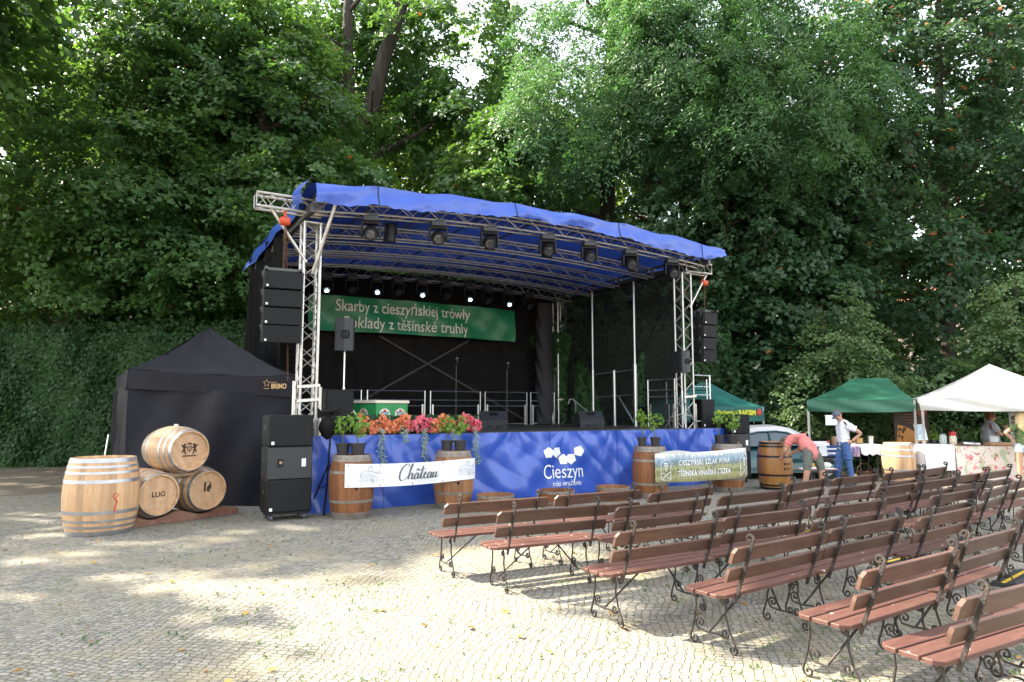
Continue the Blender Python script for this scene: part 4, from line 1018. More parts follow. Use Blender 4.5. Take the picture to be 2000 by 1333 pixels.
def lion(s):
    pts = [(.05, -.06), (.075, -.055), (.085, -.01), (.12, -.03), (.125, -.01), (.10, .02), (.115, .06), (.14, .09), (.12, .10), (.10, .085), (.085, .11), (.06, .115), (.055, .09), (.07, .07), (.045, .05), (.05, .035), (.075, .04), (.065, .0)]
    return [(x*s, y) for x, y in pts][::s]
crown_ = [(-.035, .095), (-.04, .125), (-.02, .11), (0, .135), (.02, .11), (.04, .125), (.035, .095)]
shield = [(-.035, .07), (.035, .07), (.035, .02), (0, -.03), (-.035, .02)]
brandshape([lion(1), lion(-1), crown_, sq(-.12, -.095, .24, .012), sq(-.10, -.078, .20, .006)], b3, 'burnt_crest')
o = MB(); o.M = hm @ Matrix.Translation((0, 0, .003))
o.tube([(x, y, 0) for x, y in shield], .006, 4, closed=True); o.tube([(-.012, .05, 0), (.015, .045, 0), (-.01, .02, 0), (.012, .0, 0)], .006, 4)
o.build('burnt_shield', M_brand, b3)
# cradle
t = thing('barrel_cradle', 'reddish wooden cradle under the lying oak barrels', 'barrel rack', pc1-Vector((0, 0, .47))+rd*.36)
M_red = mat('red_timber', (.17, .065, .04), .7, 0, col2=(.24, .13, .08), vs=7, bump=.2); M_pale = mat('pale_timber', (.42, .28, .17), .7, 0, col2=(.34, .22, .13), vs=9)
for s in (-.33, .36):
    mb = MB(); mb.M = Matrix((rd, ax, Vector((0, 0, 1)))).transposed().to_4x4()
    prof = [(-.92, 0), (1.05, 0), (1.05, .11), (.72, .17)]+[(.40+.39*math.cos(a), .47+.39*math.sin(a)) for a in [R(-70-4*k) for k in range(11)]]+[(.05, .17), (-.05, .17)]+[(-.40+.39*math.cos(a), .47+.39*math.sin(a)) for a in [R(-70-4*k) for k in range(11)]]+[(-.70, .17), (-.86, .17)]
    mb.prism(prof, .08, Matrix(((1, 0, 0, 0), (0, 0, 1, s-.04), (0, 1, 0, 0), (0, 0, 0, 1)))); mb.build('beam', M_red, t)
mb = MB(); mb.M = Matrix((rd, ax, Vector((0, 0, 1)))).transposed().to_4x4()
mb.box((-.80, 0, .06), (.10, .9, .10)); mb.box((.82, 0, .05), (.10, .62, .08)); mb.build('cross_beam', M_pale, t)
t2 = thing('spacer_board', 'pale wooden board wedged between the upper and lower lying barrels', 'board', pc1+rd*.40+Vector((0, 0, .27))+ax*.33)
mb = MB(); mb.M = Matrix((rd, ax, Vector((0, 0, 1)))).transposed().to_4x4(); mb.box((0, 0, 0), (.66, .07, .05), bevel=.006); mb.build('board', M_pale, t2)

# barrels holding the banners
HV = 1.04
def vbarrel(label, px, py, wood, seed, bung=None, rz=0., hoopm=M_rusthoop, dy=.36, grp='old wine barrels standing in front of the stage'):
    c = gp(px, py); c = Vector((c.x, c.y+dy, 0)); t = thing('wine_barrel', label, 'barrel', c, rz, grp)
    barrel(t, HV, .375, .305, wood, hoopm, hoopset(HV, [(0, .055), (.06, .045), (.26, .045)]), seed=seed, bung=bung); return t, c
vb1, c1 = vbarrel('old reddish barrel under the left end of the white banner', 675, 1016, M_oldoak, 21, (R(-65), .50))
vb2, c2 = vbarrel('old brown barrel under the right end of the white banner', 882, 996, M_oldoak2, 22, (R(-72), .47))
vb3, c3 = vbarrel('old reddish barrel at the left end of the vineyard banner', 1278, 975, M_oldoak, 23)
vb4, c4 = vbarrel('old barrel wrapped by the right end of the vineyard banner', 1433, 963, M_oldoak, 24)
# half barrel tubs
for i, (px, Y, lb) in enumerate(((968, 12.6, 'old half barrel tub in front of the skirt right of the white banner'), (1087, 13.3, 'old half barrel tub under the white town lettering'), (1195, 13.9, 'old half barrel tub left of the vineyard banner'))):
    x = (px-1000)/1340*Y
    t = thing('half_barrel', lb, 'tub', (x, Y, 0), i*1.3, 'half barrel tubs along the skirt')
    rad = barrel(t, .8, .345, .30, [M_oldoak2, M_oldoak, M_oldoak2][i], M_rusthoop, [(0.03, .04), (.215, .05)], seed=31+i, open_top=True, cut=.27)
    mb = MB(); mb.lathe([(.001, .17), (.285, .16)], 24, caps=False); mb.build('soil', mat('red_soil', (.16, .05, .035), .9), t)
# lacquered cask where the man bends
c = gp(1527, 958); c5 = Vector((c.x, c.y+.36, 0))
t = thing('lacquered_cask', 'varnished cask with black hoops and burnt marks beside the bending man', 'barrel', c5, 0)
rad5 = barrel(t, 1.06, .385, .32, M_lacq, M_bhoop, hoopset(1.06, [(0, .05), (.075, .04), (.30, .045)]), seed=41)
mb = MB()
for zz in (.47, .58):
    for k, (dx, w1, h1) in enumerate(((-.05, .05, .05), (.035, .09, .018), (.035, .018, .07), (.085, .05, .012))):
        mb.M = Matrix.Rotation(R(-70)+dx/.38, 4, 'Z'); mb.box((rad5(zz)+.002, 0, zz), (.006, w1, h1))
mb.build('burnt_marks', M_brand, t)
c = gp(1750, 925); c6 = Vector((c.x, c.y+1.0, 0)); c6 = Vector(((1749-1000)/1340*17.2, 17.2, 0))
t = thing('oak_barrel', 'pale oak barrel standing between the two market canopies', 'barrel', c6, .4)
barrel(t, .98, .385, .31, M_oak, M_steel, hoopset(.98, [(0, .06), (.15, .035), (.30, .04)]), seed=42)

# potted vines on the barrels
def potted(label, base, dx, dy, h_, seed, r=.15, pot=.11, tall=0):
    pot *= 1.12; r *= 1.1
    t = thing('potted_vine', label, 'potted plant', (base.x+dx, base.y+dy, HV-.032), 0, 'young potted vines standing on barrels')
    mb = MB(); mb.lathe([(pot*.72, 0), (pot*.95, .19), (pot*1.03, .19), (pot*1.05, .215), (pot*.95, .215), (pot*.9, .18), (.01, .18)], 16); mb.build('pot', mat('black_pot', (.03, .03, .032), .5), t, smooth=40)
    mb = MB(); g = random.Random(seed)
    for k in range(3):
        a = g.random()*6.3; q = g.uniform(.02, .09); mb.tube([(0, 0, .17), (math.cos(a)*q*.6, math.sin(a)*q*.6, .17+h_*.45), (math.cos(a)*q, math.sin(a)*q, .17+h_*.85)], .005, 4)
    mb.build('stems', mat('green_stem', (.12, .14, .05), .7), t)
    tuft('leaves', (0, 0, .2+h_*.80), r, 60, .085, L_pot, t, seed, sc=(1, .8, 1.1))
    if tall: tuft('lower_leaves', (.03, 0, .2+h_*.45), r*.6, 18, .075, L_pot, t, seed+1)
potted('potted vine on the first barrel, left pot', c1, -.16, .0, .42, 401, .15)
potted('potted vine on the first barrel, right pot with larger yellow-green leaves', c1, .10, -.02, .46, 402, .18, .12, 1)
potted('potted vine on the second barrel, left pot', c2, -.13, 0, .40, 403, .15, .10)
potted('potted vine on the second barrel, right pot', c2, .12, .0, .38, 404, .16, .11)
potted('thin leggy potted vine on the third barrel, left pot', c3, -.16, 0, .56, 405, .12, .09, 1)
potted('potted vine on the third barrel, right pot', c3, .12, 0, .44, 406, .17, .10)
potted('potted vine on the wrapped barrel, left pot', c4, -.17, 0, .50, 407, .15, .10)
potted('potted vine on the wrapped barrel, right pot with drooping leaves', c4, .13, .0, .50, 408, .19, .12, 1)

# ------------------------------------------------------------------ the two banners on the barrels
def wrapfn(P0, P1, R0, R1, zt, zb, a_wrap, sagt=0., ripple=.012):
    """surface running from P0 to P1 in front of the barrels, bent round the second one; x in [0, Lf+wrap], k 0 top..1 bottom"""
    P0, P1 = Vector(P0), Vector(P1); d = (P1-P0); Lf = d.length; dd = d.normalized(); nn = Vector((dd.y, -dd.x, 0))
    def f(x, k, off=0.):
        if x <= Lf: p = P0+dd*x+nn*(off+ripple*math.sin(x*5+k*2.2)*math.sin(PI*min(1, x/Lf)))
        else:
            a = (x-Lf)/R1; cc = P1-nn*R1
            p = cc+(nn*math.cos(a)+dd*math.sin(a))*(R1+off)
        sx = min(1, x/Lf); z = zt[0]*(1-sx)+zt[1]*sx-sagt*4*sx*(1-sx)-k*((zt[0]-zb[0])*(1-sx)+(zt[1]-zb[1])*sx)
        return Vector((p.x, p.y, z))
    return f, Lf
M_ban = mat('white_vinyl', (.78, .78, .80), .45)
dq = (c2-c1).normalized(); nq = Vector((dq.y, -dq.x, 0)); A0 = c1+nq*.40-dq*.26; A1 = c2+nq*.40
f, Lf = wrapfn(A0, A1, .4, .4, (.915, .905), (.53, .53), 0, .03)
WT = Lf+.42
t = thing('white_banner', 'white banner reading Château stretched between two old barrels', 'banner', (0, 0, 0))
mb = MB(); mb.grid(lambda x, k: f(x, k), 80, 6, -.02, WT, 0, 1); mb.build('vinyl', M_ban, t, smooth=70)
M_ink = mat('grey_ink', (.10, .11, .12), .6); M_faint = mat('faint_ink', (.42, .44, .46), .6)
tf = lambda x, y: f(x, .5-y/.38, .010)
def script(strokes, sc, ox, oy):
    o = MB()
    for st_ in strokes:
        P_ = [V_(p) for p in st_]; pts = []
        for i in range(len(P_)-1):
            p0, p1, p2, p3 = P_[max(i-1, 0)], P_[i], P_[i+1], P_[min(i+2, len(P_)-1)]
            for k in range(6):
                u = k/6; pts.append(.5*((2*p1)+(p2-p0)*u+(2*p0-5*p1+4*p2-p3)*u*u+(3*p1-p0-3*p2+p3)*u**3))
        pts.append(P_[-1]); r = []
        for i in range(len(pts)):
            d_ = pts[min(i+1, len(pts)-1)]-pts[max(i-1, 0)]; r.append(sc*(.017+.034*max(0, -d_.y/(d_.length+1e-6))))
        o.tube([tf(ox+(p.x+.12*p.y)*sc, oy+p.y*sc) for p in pts], r, 6)
    return o.build('lettering', M_ink, t)
V_ = lambda p: Vector((p[0], p[1], 0))
a_ = [[(1.36, .34), (1.26, .40), (1.13, .25), (1.12, .05), (1.22, 0), (1.34, .18), (1.40, .38), (1.35, .12), (1.39, 0), (1.48, .08)]]
script([[(.62, .78), (.68, .92), (.52, .99), (.25, .80), (.08, .45), (.05, .13), (.2, -.06), (.42, .02), (.62, .20), (.80, .55), (.95, .90), (.90, .99), (.80, .75), (.72, .35), (.67, 0)], [(.67, 0), (.78, .30), (.92, .40), (.95, .25), (.92, .05), (1., 0), (1.1, .12)],
        [(1.16, .52), (1.30, .68), (1.38, .52)], [(1.48, .08), (1.60, .45), (1.70, .82), (1.60, .25), (1.59, .03), (1.68, 0), (1.76, .10), (1.92, .26), (1.98, .37), (1.90, .41), (1.82, .20), (1.85, .02), (1.95, 0), (2.08, .14)], [(1.42, .56), (1.95, .62)],
        [(x+.98, y) for x, y in a_[0]], [(2.46, .08), (2.56, .38), (2.50, .12), (2.57, 0), (2.68, .12), (2.78, .38), (2.72, .12), (2.79, 0), (2.95, .16)]]+a_, .262, WT*.5-.40, -.085)
mb = MB()
for k in range(13):
    if k not in (4, 9): x_ = WT*.5-.30+k*.05; mb.tube([tf(x_, -.125), tf(x_+.012, -.145), tf(x_+.024, -.128)], .0028, 4)
mb.build('small_print_line', M_faint, t)
def chateau(cx):
    o = MB()
    def ln(p, r=.0035): o.tube([tf(cx+a, b) for a, b in p], r, 4)
    ln([(-.18, -.03), (-.17, .05), (-.05, .085), (.06, .06), (.20, .03)], .005); ln([(-.03, .10), (-.035, .13), (0, .155), (.035, .13), (.03, .09)], .006)
    for k in range(9): ln([(-.15+k*.036, .05-.01*abs(k-3)), (-.15+k*.036, -.06+.015*math.sin(k))]); 
    for k in range(8): a = -.2+k*.06; ln([(a, -.08), (a+.02, -.06), (a+.035, -.09), (a+.01, -.10)])
    ln([(.12, .06), (.15, .09), (.17, .055)]); ln([(.02, -.05), (.05, -.13), (.07, -.06)], .004)
    o.build('castle_drawing', M_faint, t)
chateau(.42); chateau(WT-.36)
mb = MB()
for x in (.04, .6, 1.2, 1.8, WT-.05):
    for k in (.07, .93): p = f(x, k, .004); mb.ball(p, .010, 6, 4)
mb.build('eyelets', M_frame, t)

dq = (c4-c3).normalized(); nq = Vector((dq.y, -dq.x, 0)); B0 = c3+nq*.40-dq*.20; B1 = c4+nq*.40
f2, Lf2 = wrapfn(B0, B1, .4, .4, (.90, .96), (.33, .32), 0, .02, .02)
WT2 = Lf2+.42
def land_mat():
    m = bpy.data.materials.new('vineyard_print'); n, l, b = nodes_of(m)
    at = n.new('ShaderNodeAttribute'); at.attribute_name = 'tint'; tc = n.new('ShaderNodeTexCoord')
    no = n.new('ShaderNodeTexNoise'); no.inputs['Scale'].default_value = 9; no.inputs['Detail'].default_value = 6
    mp = n.new('ShaderNodeMapping'); mp.inputs['Scale'].default_value = (3, 3, .7); l.new(tc.outputs['Object'], mp.inputs[0]); l.new(mp.outputs[0], no.inputs['Vector'])
    ad = n.new('ShaderNodeMath'); ad.operation = 'MULTIPLY_ADD'; ad.inputs[1].default_value = .55; l.new(no.outputs['Fac'], ad.inputs[0])
    sb = n.new('ShaderNodeMath'); sb.operation = 'SUBTRACT'; sb.inputs[1].default_value = .27; l.new(at.outputs['Fac'], ad.inputs[2]); l.new(ad.outputs[0], sb.inputs[0])
    cr = n.new('ShaderNodeValToRGB'); l.new(sb.outputs[0], cr.inputs['Fac']); E = cr.color_ramp.elements
    E[0].position = 0; E[0].color = (.16, .15, .07, 1); E[1].position = 1; E[1].color = (.80, .82, .80, 1)
    for p, c_ in ((.2, (.34, .33, .14)), (.34, (.13, .15, .05)), (.46, (.42, .40, .20)), (.56, (.16, .20, .15)), (.68, (.17, .25, .32)), (.80, (.30, .42, .52)), (.88, (.42, .45, .46))):
        e = E.new(p); e.color = (*c_, 1)
    l.new(cr.outputs[0], b.inputs['Base Color']); b.inputs['Roughness'].default_value = .4
    return m
t = thing('vineyard_banner', 'printed banner with a vineyard landscape and white capitals over two old barrels', 'banner', (0, 0, 0))
mb = MB(); V = [[mb.v(f2(WT2*i/90*1.0, j/24)) for j in range(25)] for i in range(91)]
for i in range(90):
    for j in range(24):
        xx = i/90; k = (j+.5)/24
        mb.t = 1-k*(1.0)-.10*math.sin(xx*5)*(1-k)+(.08 if k < .14+.07*math.sin(xx*4.2+.3) else 0)
        mb.face([V[i][j], V[i+1][j], V[i+1][j+1], V[i][j+1]])
mb.build('vinyl', land_mat(), t, smooth=70)
tf2 = lambda x, y: f2(x, .5-y/.6, .010)
text_on('CIESZYŃSKI SZLAK WINA', .15, tf2, WT2*.475, .09, M_wlet, t, width=1.42, bold=.003, spacing=1.2)
text_on('TĚŠÍNSKÁ VINAŘSKÁ STEZKA', .15, tf2, WT2*.475, -.13, M_wlet, t, width=1.46, bold=.003, spacing=1.1)
def logo(cx):
    o = MB()
    def ln(p, r=.006): o.tube([tf2(cx+a, b) for a, b in p], r, 4)
    A_ = [(.13*math.cos(PI*k/10), .04+.13*math.sin(PI*k/10)) for k in range(11)]
    ln([(.13, -.25), (.13, .04)]+A_+[(-.13, .04), (-.13, -.25), (.13, -.25)])
    ln([(-.13, -.12), (-.05, -.10), (.04, -.2), (.12, -.22)]); ln([(-.10, -.24), (0, -.15), (.12, -.08)])
    for r_ in range(4):
        for k in range(4-r_ if r_ else 3): o.ball(tf2(cx-.036+.036*k+.018*(r_-1)*(r_ > 0), .09-.045*r_), .016, 6, 4)
    for k in range(15): a = PI*(k+.5)/15; ln([(.165*math.cos(a), .04+.165*math.sin(a)), (.185*math.cos(a), .04+.185*math.sin(a))], .006)
    o.build('arched_logo', M_wlet, t)
logo(.27); logo(WT2-.33)
mb = MB()   # hem of the sheet turned up above the print
mb.grid(lambda x, k: f2(x, -.10*k*math.sin(PI*min(1, (x+.05)/1.1))*(x < 1.05), .004), 30, 3, 0, 1.05, 0, 1); mb.build('hem', mat('bare_hem', (.6, .6, .58), .6), t)

# ------------------------------------------------------------------ black tent
t = thing('black_tent', 'closed black pop-up tent with a gold star logo beside the stage', 'tent', (-6.4, 14.2, 0))
o_ = Vector((-6.4, 14.2, 0))
FLc, FRc, BRc, BLc = [Vector(q)-o_ for q in ((-7.42, 13.2, 0), (-4.02, 12.85, 0), (-5.75, 15.3, 0), (-9.25, 16.0, 0))]
ztop = {0: 2.58, 1: 2.43, 2: 2.5, 3: 2.58}; zval = {0: 2.20, 1: 2.02, 2: 2.1, 3: 2.2}
C4 = [FLc, FRc, BRc, BLc]; M_tent = mat('black_tent_fabric', (.0075, .0075, .012), .55, 0, col2=(.011, .011, .018), vs=3, spec=.18, bump=.25, bs=5)
peak = Vector((.06, .0, 3.50))
def lerp(a, b, k): return a+(b-a)*k
for i in range(4):
    A_, B_ = C4[i], C4[(i+1) % 4]; n_ = Vector(((B_-A_).y, -(B_-A_).x, 0)).normalized(); j = (i+1) % 4
    za, zb = ztop[i], ztop[j]; va, vb_ = zval[i], zval[j]
    mb = MB(); mb.grid(lambda x, z: lerp(A_, B_, x)*1.0+n_*(-.05+.03*math.sin(x*9+z*3)+.022*math.sin(x*21-z*5)+.05*math.sin((x*3-z*1.2)*2.2)*(1-z*.3)+.03*abs(math.sin(x*4.1+z*2.3))+.02*abs(math.sin(x*7.3-z*4.4+1)))+Vector((0, 0, z*(lerp(va, vb_, x)+.05))), 60, 16, 0, 1, 0, 1); mb.build('side_wall', M_tent, t, smooth=80)
    mb = MB(); mb.grid(lambda x, z: lerp(A_, B_, x)+n_*(.012+.012*math.sin(x*14+z*2)*(1-z))+Vector((0, 0, lerp(lerp(va, vb_, x), lerp(za, zb, x)-.05*math.sin(PI*x), z))), 40, 5, 0, 1, 0, 1); mb.build('valance', M_tent, t, smooth=80)
mb = MB()
def rf(i, x, k):
    A_, B_ = C4[i], C4[(i+1) % 4]; e = lerp(A_, B_, x)+Vector((0, 0, lerp(ztop[i], ztop[(i+1) % 4], x)-.05*math.sin(PI*x)))
    p = lerp(e, peak, k); p.z = e.z+(peak.z-e.z)*(k**1.22)-.06*math.sin(PI*x)*math.sin(PI*k)+.012*math.sin(x*15+k*8)
    return p
for i in range(4): mb.grid(lambda x, k: rf(i, x, k), 24, 14, 0, 1, 0, .995)
bmesh.ops.remove_doubles(mb.bm, verts=mb.bm.verts, dist=.004)
mb.build('roof', M_tent, t, smooth=50)
mb = MB()
for i in range(4): mb.tube([C4[i]*.90, C4[i]*.90+Vector((0, 0, ztop[i]-.05))], .018, 6)
q = BLc*.9+FLc*.1; mb.tube([q+Vector((.15, -.75, 0.0)), q+Vector((.22, -.62, 1.25))], .016, 6); mb.build('leg', M_chrome, t)
nF = Vector(((FRc-FLc).y, -(FRc-FLc).x, 0)).normalized(); dF = (FRc-FLc).normalized(); LF = (FRc-FLc).length
M_gold = mat('gold_print', (.55, .36, .16), .5)
fv = lambda x, y: FLc+dF*x+nF*.034+Vector((0, 0, 2.13+(x/LF)*.0+y))
text_on('BRIMO', .13, fv, LF-.36, .10, M_gold, t, bold=.004, width=.30)
o = MB()
st = [((.075 if k % 2 == 0 else .033)*math.sin(k*PI/5), (.075 if k % 2 == 0 else .033)*math.cos(k*PI/5)) for k in range(10)]
o.tube([fv(LF-.60+a, .16+b) for a, b in st], .006, 4, closed=True); o.tube([fv(LF-.55, .06), fv(LF-.66, .06)], .005, 4); o.tube([fv(LF-.54, .18), fv(LF-.40, .18)], .004, 4)
o.build('star_logo', M_gold, t)
# ------------------------------------------------------------------ benches
M_seat = mat('brown_bench_paint', (.078, .031, .023), .52, 0, col2=(.115, .056, .043), vs=5, stretch=(.6, 4, 4), spec=.35, bump=.12, bs=30)
def add_droppings(m):
    n = m.node_tree.nodes; l = m.node_tree.links; b = n['Principled BSDF']; tc = n.new('ShaderNodeTexCoord'); oi = n.new('ShaderNodeObjectInfo')
    mp = n.new('ShaderNodeMapping'); l.new(tc.outputs['Object'], mp.inputs['Vector']); mp.inputs['Scale'].default_value = (1, 1.6, 1)
    cb = n.new('ShaderNodeCombineXYZ'); ml = n.new('ShaderNodeMath'); ml.operation = 'MULTIPLY'; ml.inputs[1].default_value = 37.
    l.new(oi.outputs['Random'], ml.inputs[0]); l.new(ml.outputs[0], cb.inputs[0]); l.new(ml.outputs[0], cb.inputs[1]); l.new(cb.outputs[0], mp.inputs['Location'])
    vo = n.new('ShaderNodeTexVoronoi'); vo.inputs['Scale'].default_value = 9; l.new(mp.outputs[0], vo.inputs['Vector'])
    no = n.new('ShaderNodeTexNoise'); no.inputs['Scale'].default_value = 60; l.new(mp.outputs[0], no.inputs['Vector'])
    ad = n.new('ShaderNodeMath'); ad.operation = 'MULTIPLY_ADD'; ad.inputs[1].default_value = .16; l.new(no.outputs['Fac'], ad.inputs[0]); l.new(vo.outputs['Distance'], ad.inputs[2])
    sc = n.new('ShaderNodeSeparateColor'); l.new(vo.outputs['Color'], sc.inputs[0])
    rr = n.new('ShaderNodeMapRange'); rr.inputs['From Min'].default_value = .30; rr.inputs['From Max'].default_value = 1; rr.inputs['To Min'].default_value = .08; rr.inputs['To Max'].default_value = .24; l.new(sc.outputs[0], rr.inputs['Value'])
    lt = n.new('ShaderNodeMath'); lt.operation = 'LESS_THAN'; l.new(ad.outputs[0], lt.inputs[0]); l.new(rr.outputs[0], lt.inputs[1])
    old = b.inputs['Base Color'].links[0].from_socket
    # worn, slightly lighter streaks
    mx = n.new('ShaderNodeMix'); mx.data_type = 'RGBA'; l.new(lt.outputs[0], mx.inputs['Factor']); l.new(old, mx.inputs['A']); mx.inputs['B'].default_value = (.55, .50, .45, 1)
    l.new(mx.outputs['Result'], b.inputs['Base Color'])
def vary(m):
    n = m.node_tree.nodes; l = m.node_tree.links; b = n['Principled BSDF']; oi = n.new('ShaderNodeObjectInfo'); old = b.inputs['Base Color'].links[0].from_socket
    mr = n.new('ShaderNodeMapRange'); mr.inputs['To Min'].default_value = .80; mr.inputs['To Max'].default_value = 1.28; l.new(oi.outputs['Random'], mr.inputs['Value'])
    vm = n.new('ShaderNodeVectorMath'); vm.operation = 'SCALE'; l.new(old, vm.inputs[0]); l.new(mr.outputs[0], vm.inputs['Scale']); l.new(vm.outputs[0], b.inputs['Base Color'])
vary(M_seat); add_droppings(M_seat)
M_back = mat('brown_backrest_paint', (.068, .032, .021), .48, 0, col2=(.105, .056, .038), vs=4, stretch=(.6, 4, 4), bump=.12, bs=30, spec=.5)
vary(M_back)
def spiral(c, r0, a0, turns, dr=1, n=16):
    return [(c[0]+r0*(1-.82*k/n)*math.cos(a0+dr*turns*2*PI*k/n), c[1]+r0*(1-.82*k/n)*math.sin(a0+dr*turns*2*PI*k/n)) for k in range(n+1)]
def make_bench(label, BL=1.30, PX=.48):
    t = thing('garden_bench', label, 'bench', (0, 0, 0), 0, 'brown slatted benches set out in rows before the stage')
    mb = MB()
    for y, l0, l1 in ((.145, .0, .0), (.015, .0, .0), (-.115, .0, .0)):
        hw = .056; x0 = -BL/2; x1 = BL/2; c = .0
        if y < -.1: P = [(x0+.055, y-hw), (x1-.055, y-hw), (x1, y-hw+.055), (x1, y+hw), (x0, y+hw), (x0, y-hw+.055)]
        elif y > .1: P = [(x0, y-hw), (x1, y-hw), (x1, y+hw-.05), (x1-.05, y+hw), (x0+.05, y+hw), (x0, y+hw-.05)]
        else: P = [(x0, y-hw), (x1, y-hw), (x1, y+hw), (x0, y+hw)]
        mb.prism(P, .026, Matrix.Translation((0, 0, .432)))
    es = [e for e in mb.bm.edges if abs(e.verts[0].co.z-e.verts[1].co.z) < .001 and e.verts[0].co.z > .45]
    bmesh.ops.bevel(mb.bm, geom=es, offset=.004, segments=1, affect='EDGES')
    mb.build('seat', M_seat, t)
    mb = MB(); lean = R(19)
    def plank(zc, hh, both):
        x0, x1 = -BL/2+.01, BL/2-.01; q = .035
        P = [(x0, -hh), (x1, -hh), (x1, hh-q), (x1-q, hh), (x0+q, hh), (x0, hh-q)] if both else [(x0+.006, -hh), (x1-.006, -hh), (x1, hh*.3), (x1-.006, hh), (x0+.006, hh), (x0, hh*.3)]
        y = -.165-(zc-.45)*math.tan(lean)
        mb.prism(P, .026, Matrix.Translation((0, y, zc)) @ Matrix.Rotation(PI/2-(-lean), 4, 'X') @ Matrix.Translation((0, 0, -.026)))
    plank(.605, .052, False); plank(.755, .060, True)
    bmesh.ops.bevel(mb.bm, geom=[e for e in mb.bm.edges if abs(e.verts[0].co.x-e.verts[1].co.x) > .5], offset=.004, segments=1, affect='EDGES')
    mb.build('backrest', M_back, t)
    for s in (-1, 1):
        X = s*PX
        mb = MB()
        def cv(p, r=.0085): mb.tube([(X, a, b) for a, b in p], r, 5)
        # flat bar post leaning back, ending in a curl
        p0 = Vector((X, -.140, .38)); p1 = Vector((X, -.318, .87))
        off = Vector((0, -.014, 0))
        mb.bar(p0+off, p1+off, .014, .024, up=(0, 1, 0))
        mb.tube([(X, a, b) for a, b in spiral((-.303, .875), .036, R(205), 1.1, -1, 14)], .012, 6)
        for z in (.585, .63, .73, .785):
            y = -.17-(z-.45)*math.tan(lean); mb.ball((X, y-.028, z), .009, 6, 4)
        # legs
        cv([(.19, .43), (.205, .37), (.20, .29), (.225, .16), (.255, .07), (.262, .035)]+spiral((.222, .036), .038, R(0), 1.15, -1))
        cv([(-.02, .43), (-.06, .41), (-.075, .35), (-.07, .27), (-.10, .16), (-.145, .07), (-.168, .03)]+spiral((-.128, .034), .036, R(185), 1.15, 1))
        cv(spiral((-.045, .375), .030, R(180), 1.2, 1)); cv(spiral((.225, .398), .026, R(120), 1.2, -1))
        sp1 = spiral((.165, .165), .036, R(30), 1.1, 1); sp2 = spiral((-.06, .135), .036, R(200), 1.1, 1)
        cv(sp1[::-1]+[(.21, .165), (.19, .115), (.10, .105), (.0, .115)]+[(-.05, .10)]+sp2)
        mb.bar((X, .21, .425), (X, -.17, .425), .02, .010)
        mb.build('iron_frame', M_iron, t, smooth=60)
        mb = MB(); mb.bar((X-s*.01, .09, .11), (X-s*.34, -.03, .425), .012, .012); mb.build('brace', M_iron, t)
    return t
rowname = {1: 'row nearest the stage', 2: 'second row from the stage', 3: 'third row from the stage', 4: 'fourth row from the stage', 5: 'fifth row from the stage', 6: 'row nearest the camera'}
# left and right post tops as seen in the photograph
BN = [(1, 900, 973.5, 1059.5, 963), (1, 1112, 960, 1240, 951), (1, 1292, 954, 1392, 943), (1, 1552, 938, 1622, 924), (1, 1646, 926.5, 1716, 919.5), (1, 1743, 919, 1787, 914), (1, 1807, 912, 1851, 906),
      (2, 1006, 990, 1171, 978.6), (2, 1233, 979.5, 1367, 967), (2, 1429, 961, 1527.5, 951), (2, 1731, 944, 1789, 936), (2, 1806, 935, 1857, 929), (2, 1874, 923.5, 1918, 918), (2, 1932, 918, 1967, 913),
      (3, 1240, 1026, 1395, 1008), (3, 1444, 1000, 1573, 985), (3, 1622, 980, 1724, 968), (3, 1839, 960, 1910, 949), (3, 1936, 951, 1980, 938), (3, 1993, 934, 2040, 926),
      (4, 1470, 1054, 1615, 1027), (4, 1651, 1021, 1757, 1002), (4, 1820, 998, 1905, 981), (4, 2012, 985, 2095, 968),
      (5, 1725, 1096, 1877, 1061), (5, 1891, 1048, 1996, 1022), (6, 1926, 1147, 2100, 1106), (6, 2125, 1096, 2240, 1060)]
look = {0: 'brown slatted bench, %s from the left in the %s'}
from collections import Counter
cnt = Counter(); bench0 = None
for i, (row, x0, y0, x1, y1) in enumerate(BN):
    p = gp(x0, y0, .86); q = gp(x1, y1, .86); d = (q-p); a = math.atan2(d.y, d.x)
    if i in (3,): a = R(42)
    U_ = Vector((math.cos(a), math.sin(a), 0)); N_ = Vector((-U_.y, U_.x, 0))
    lb = ('brown slatted bench, %s from the left in the %s' % (ORD[cnt[row]], rowname[row]))
    cnt[row] += 1
    if bench0 is None: bench0 = make_bench(lb); o = bench0
    else: o = dup(bench0, label=lb)
    loc = p+U_*.48+N_*.325
    o.location = (loc.x, loc.y, -.004 if i % 2 else 0); o.rotation_euler = (0, 0, a)
    o.scale = (1, 1, 1 if i % 2 else .985)

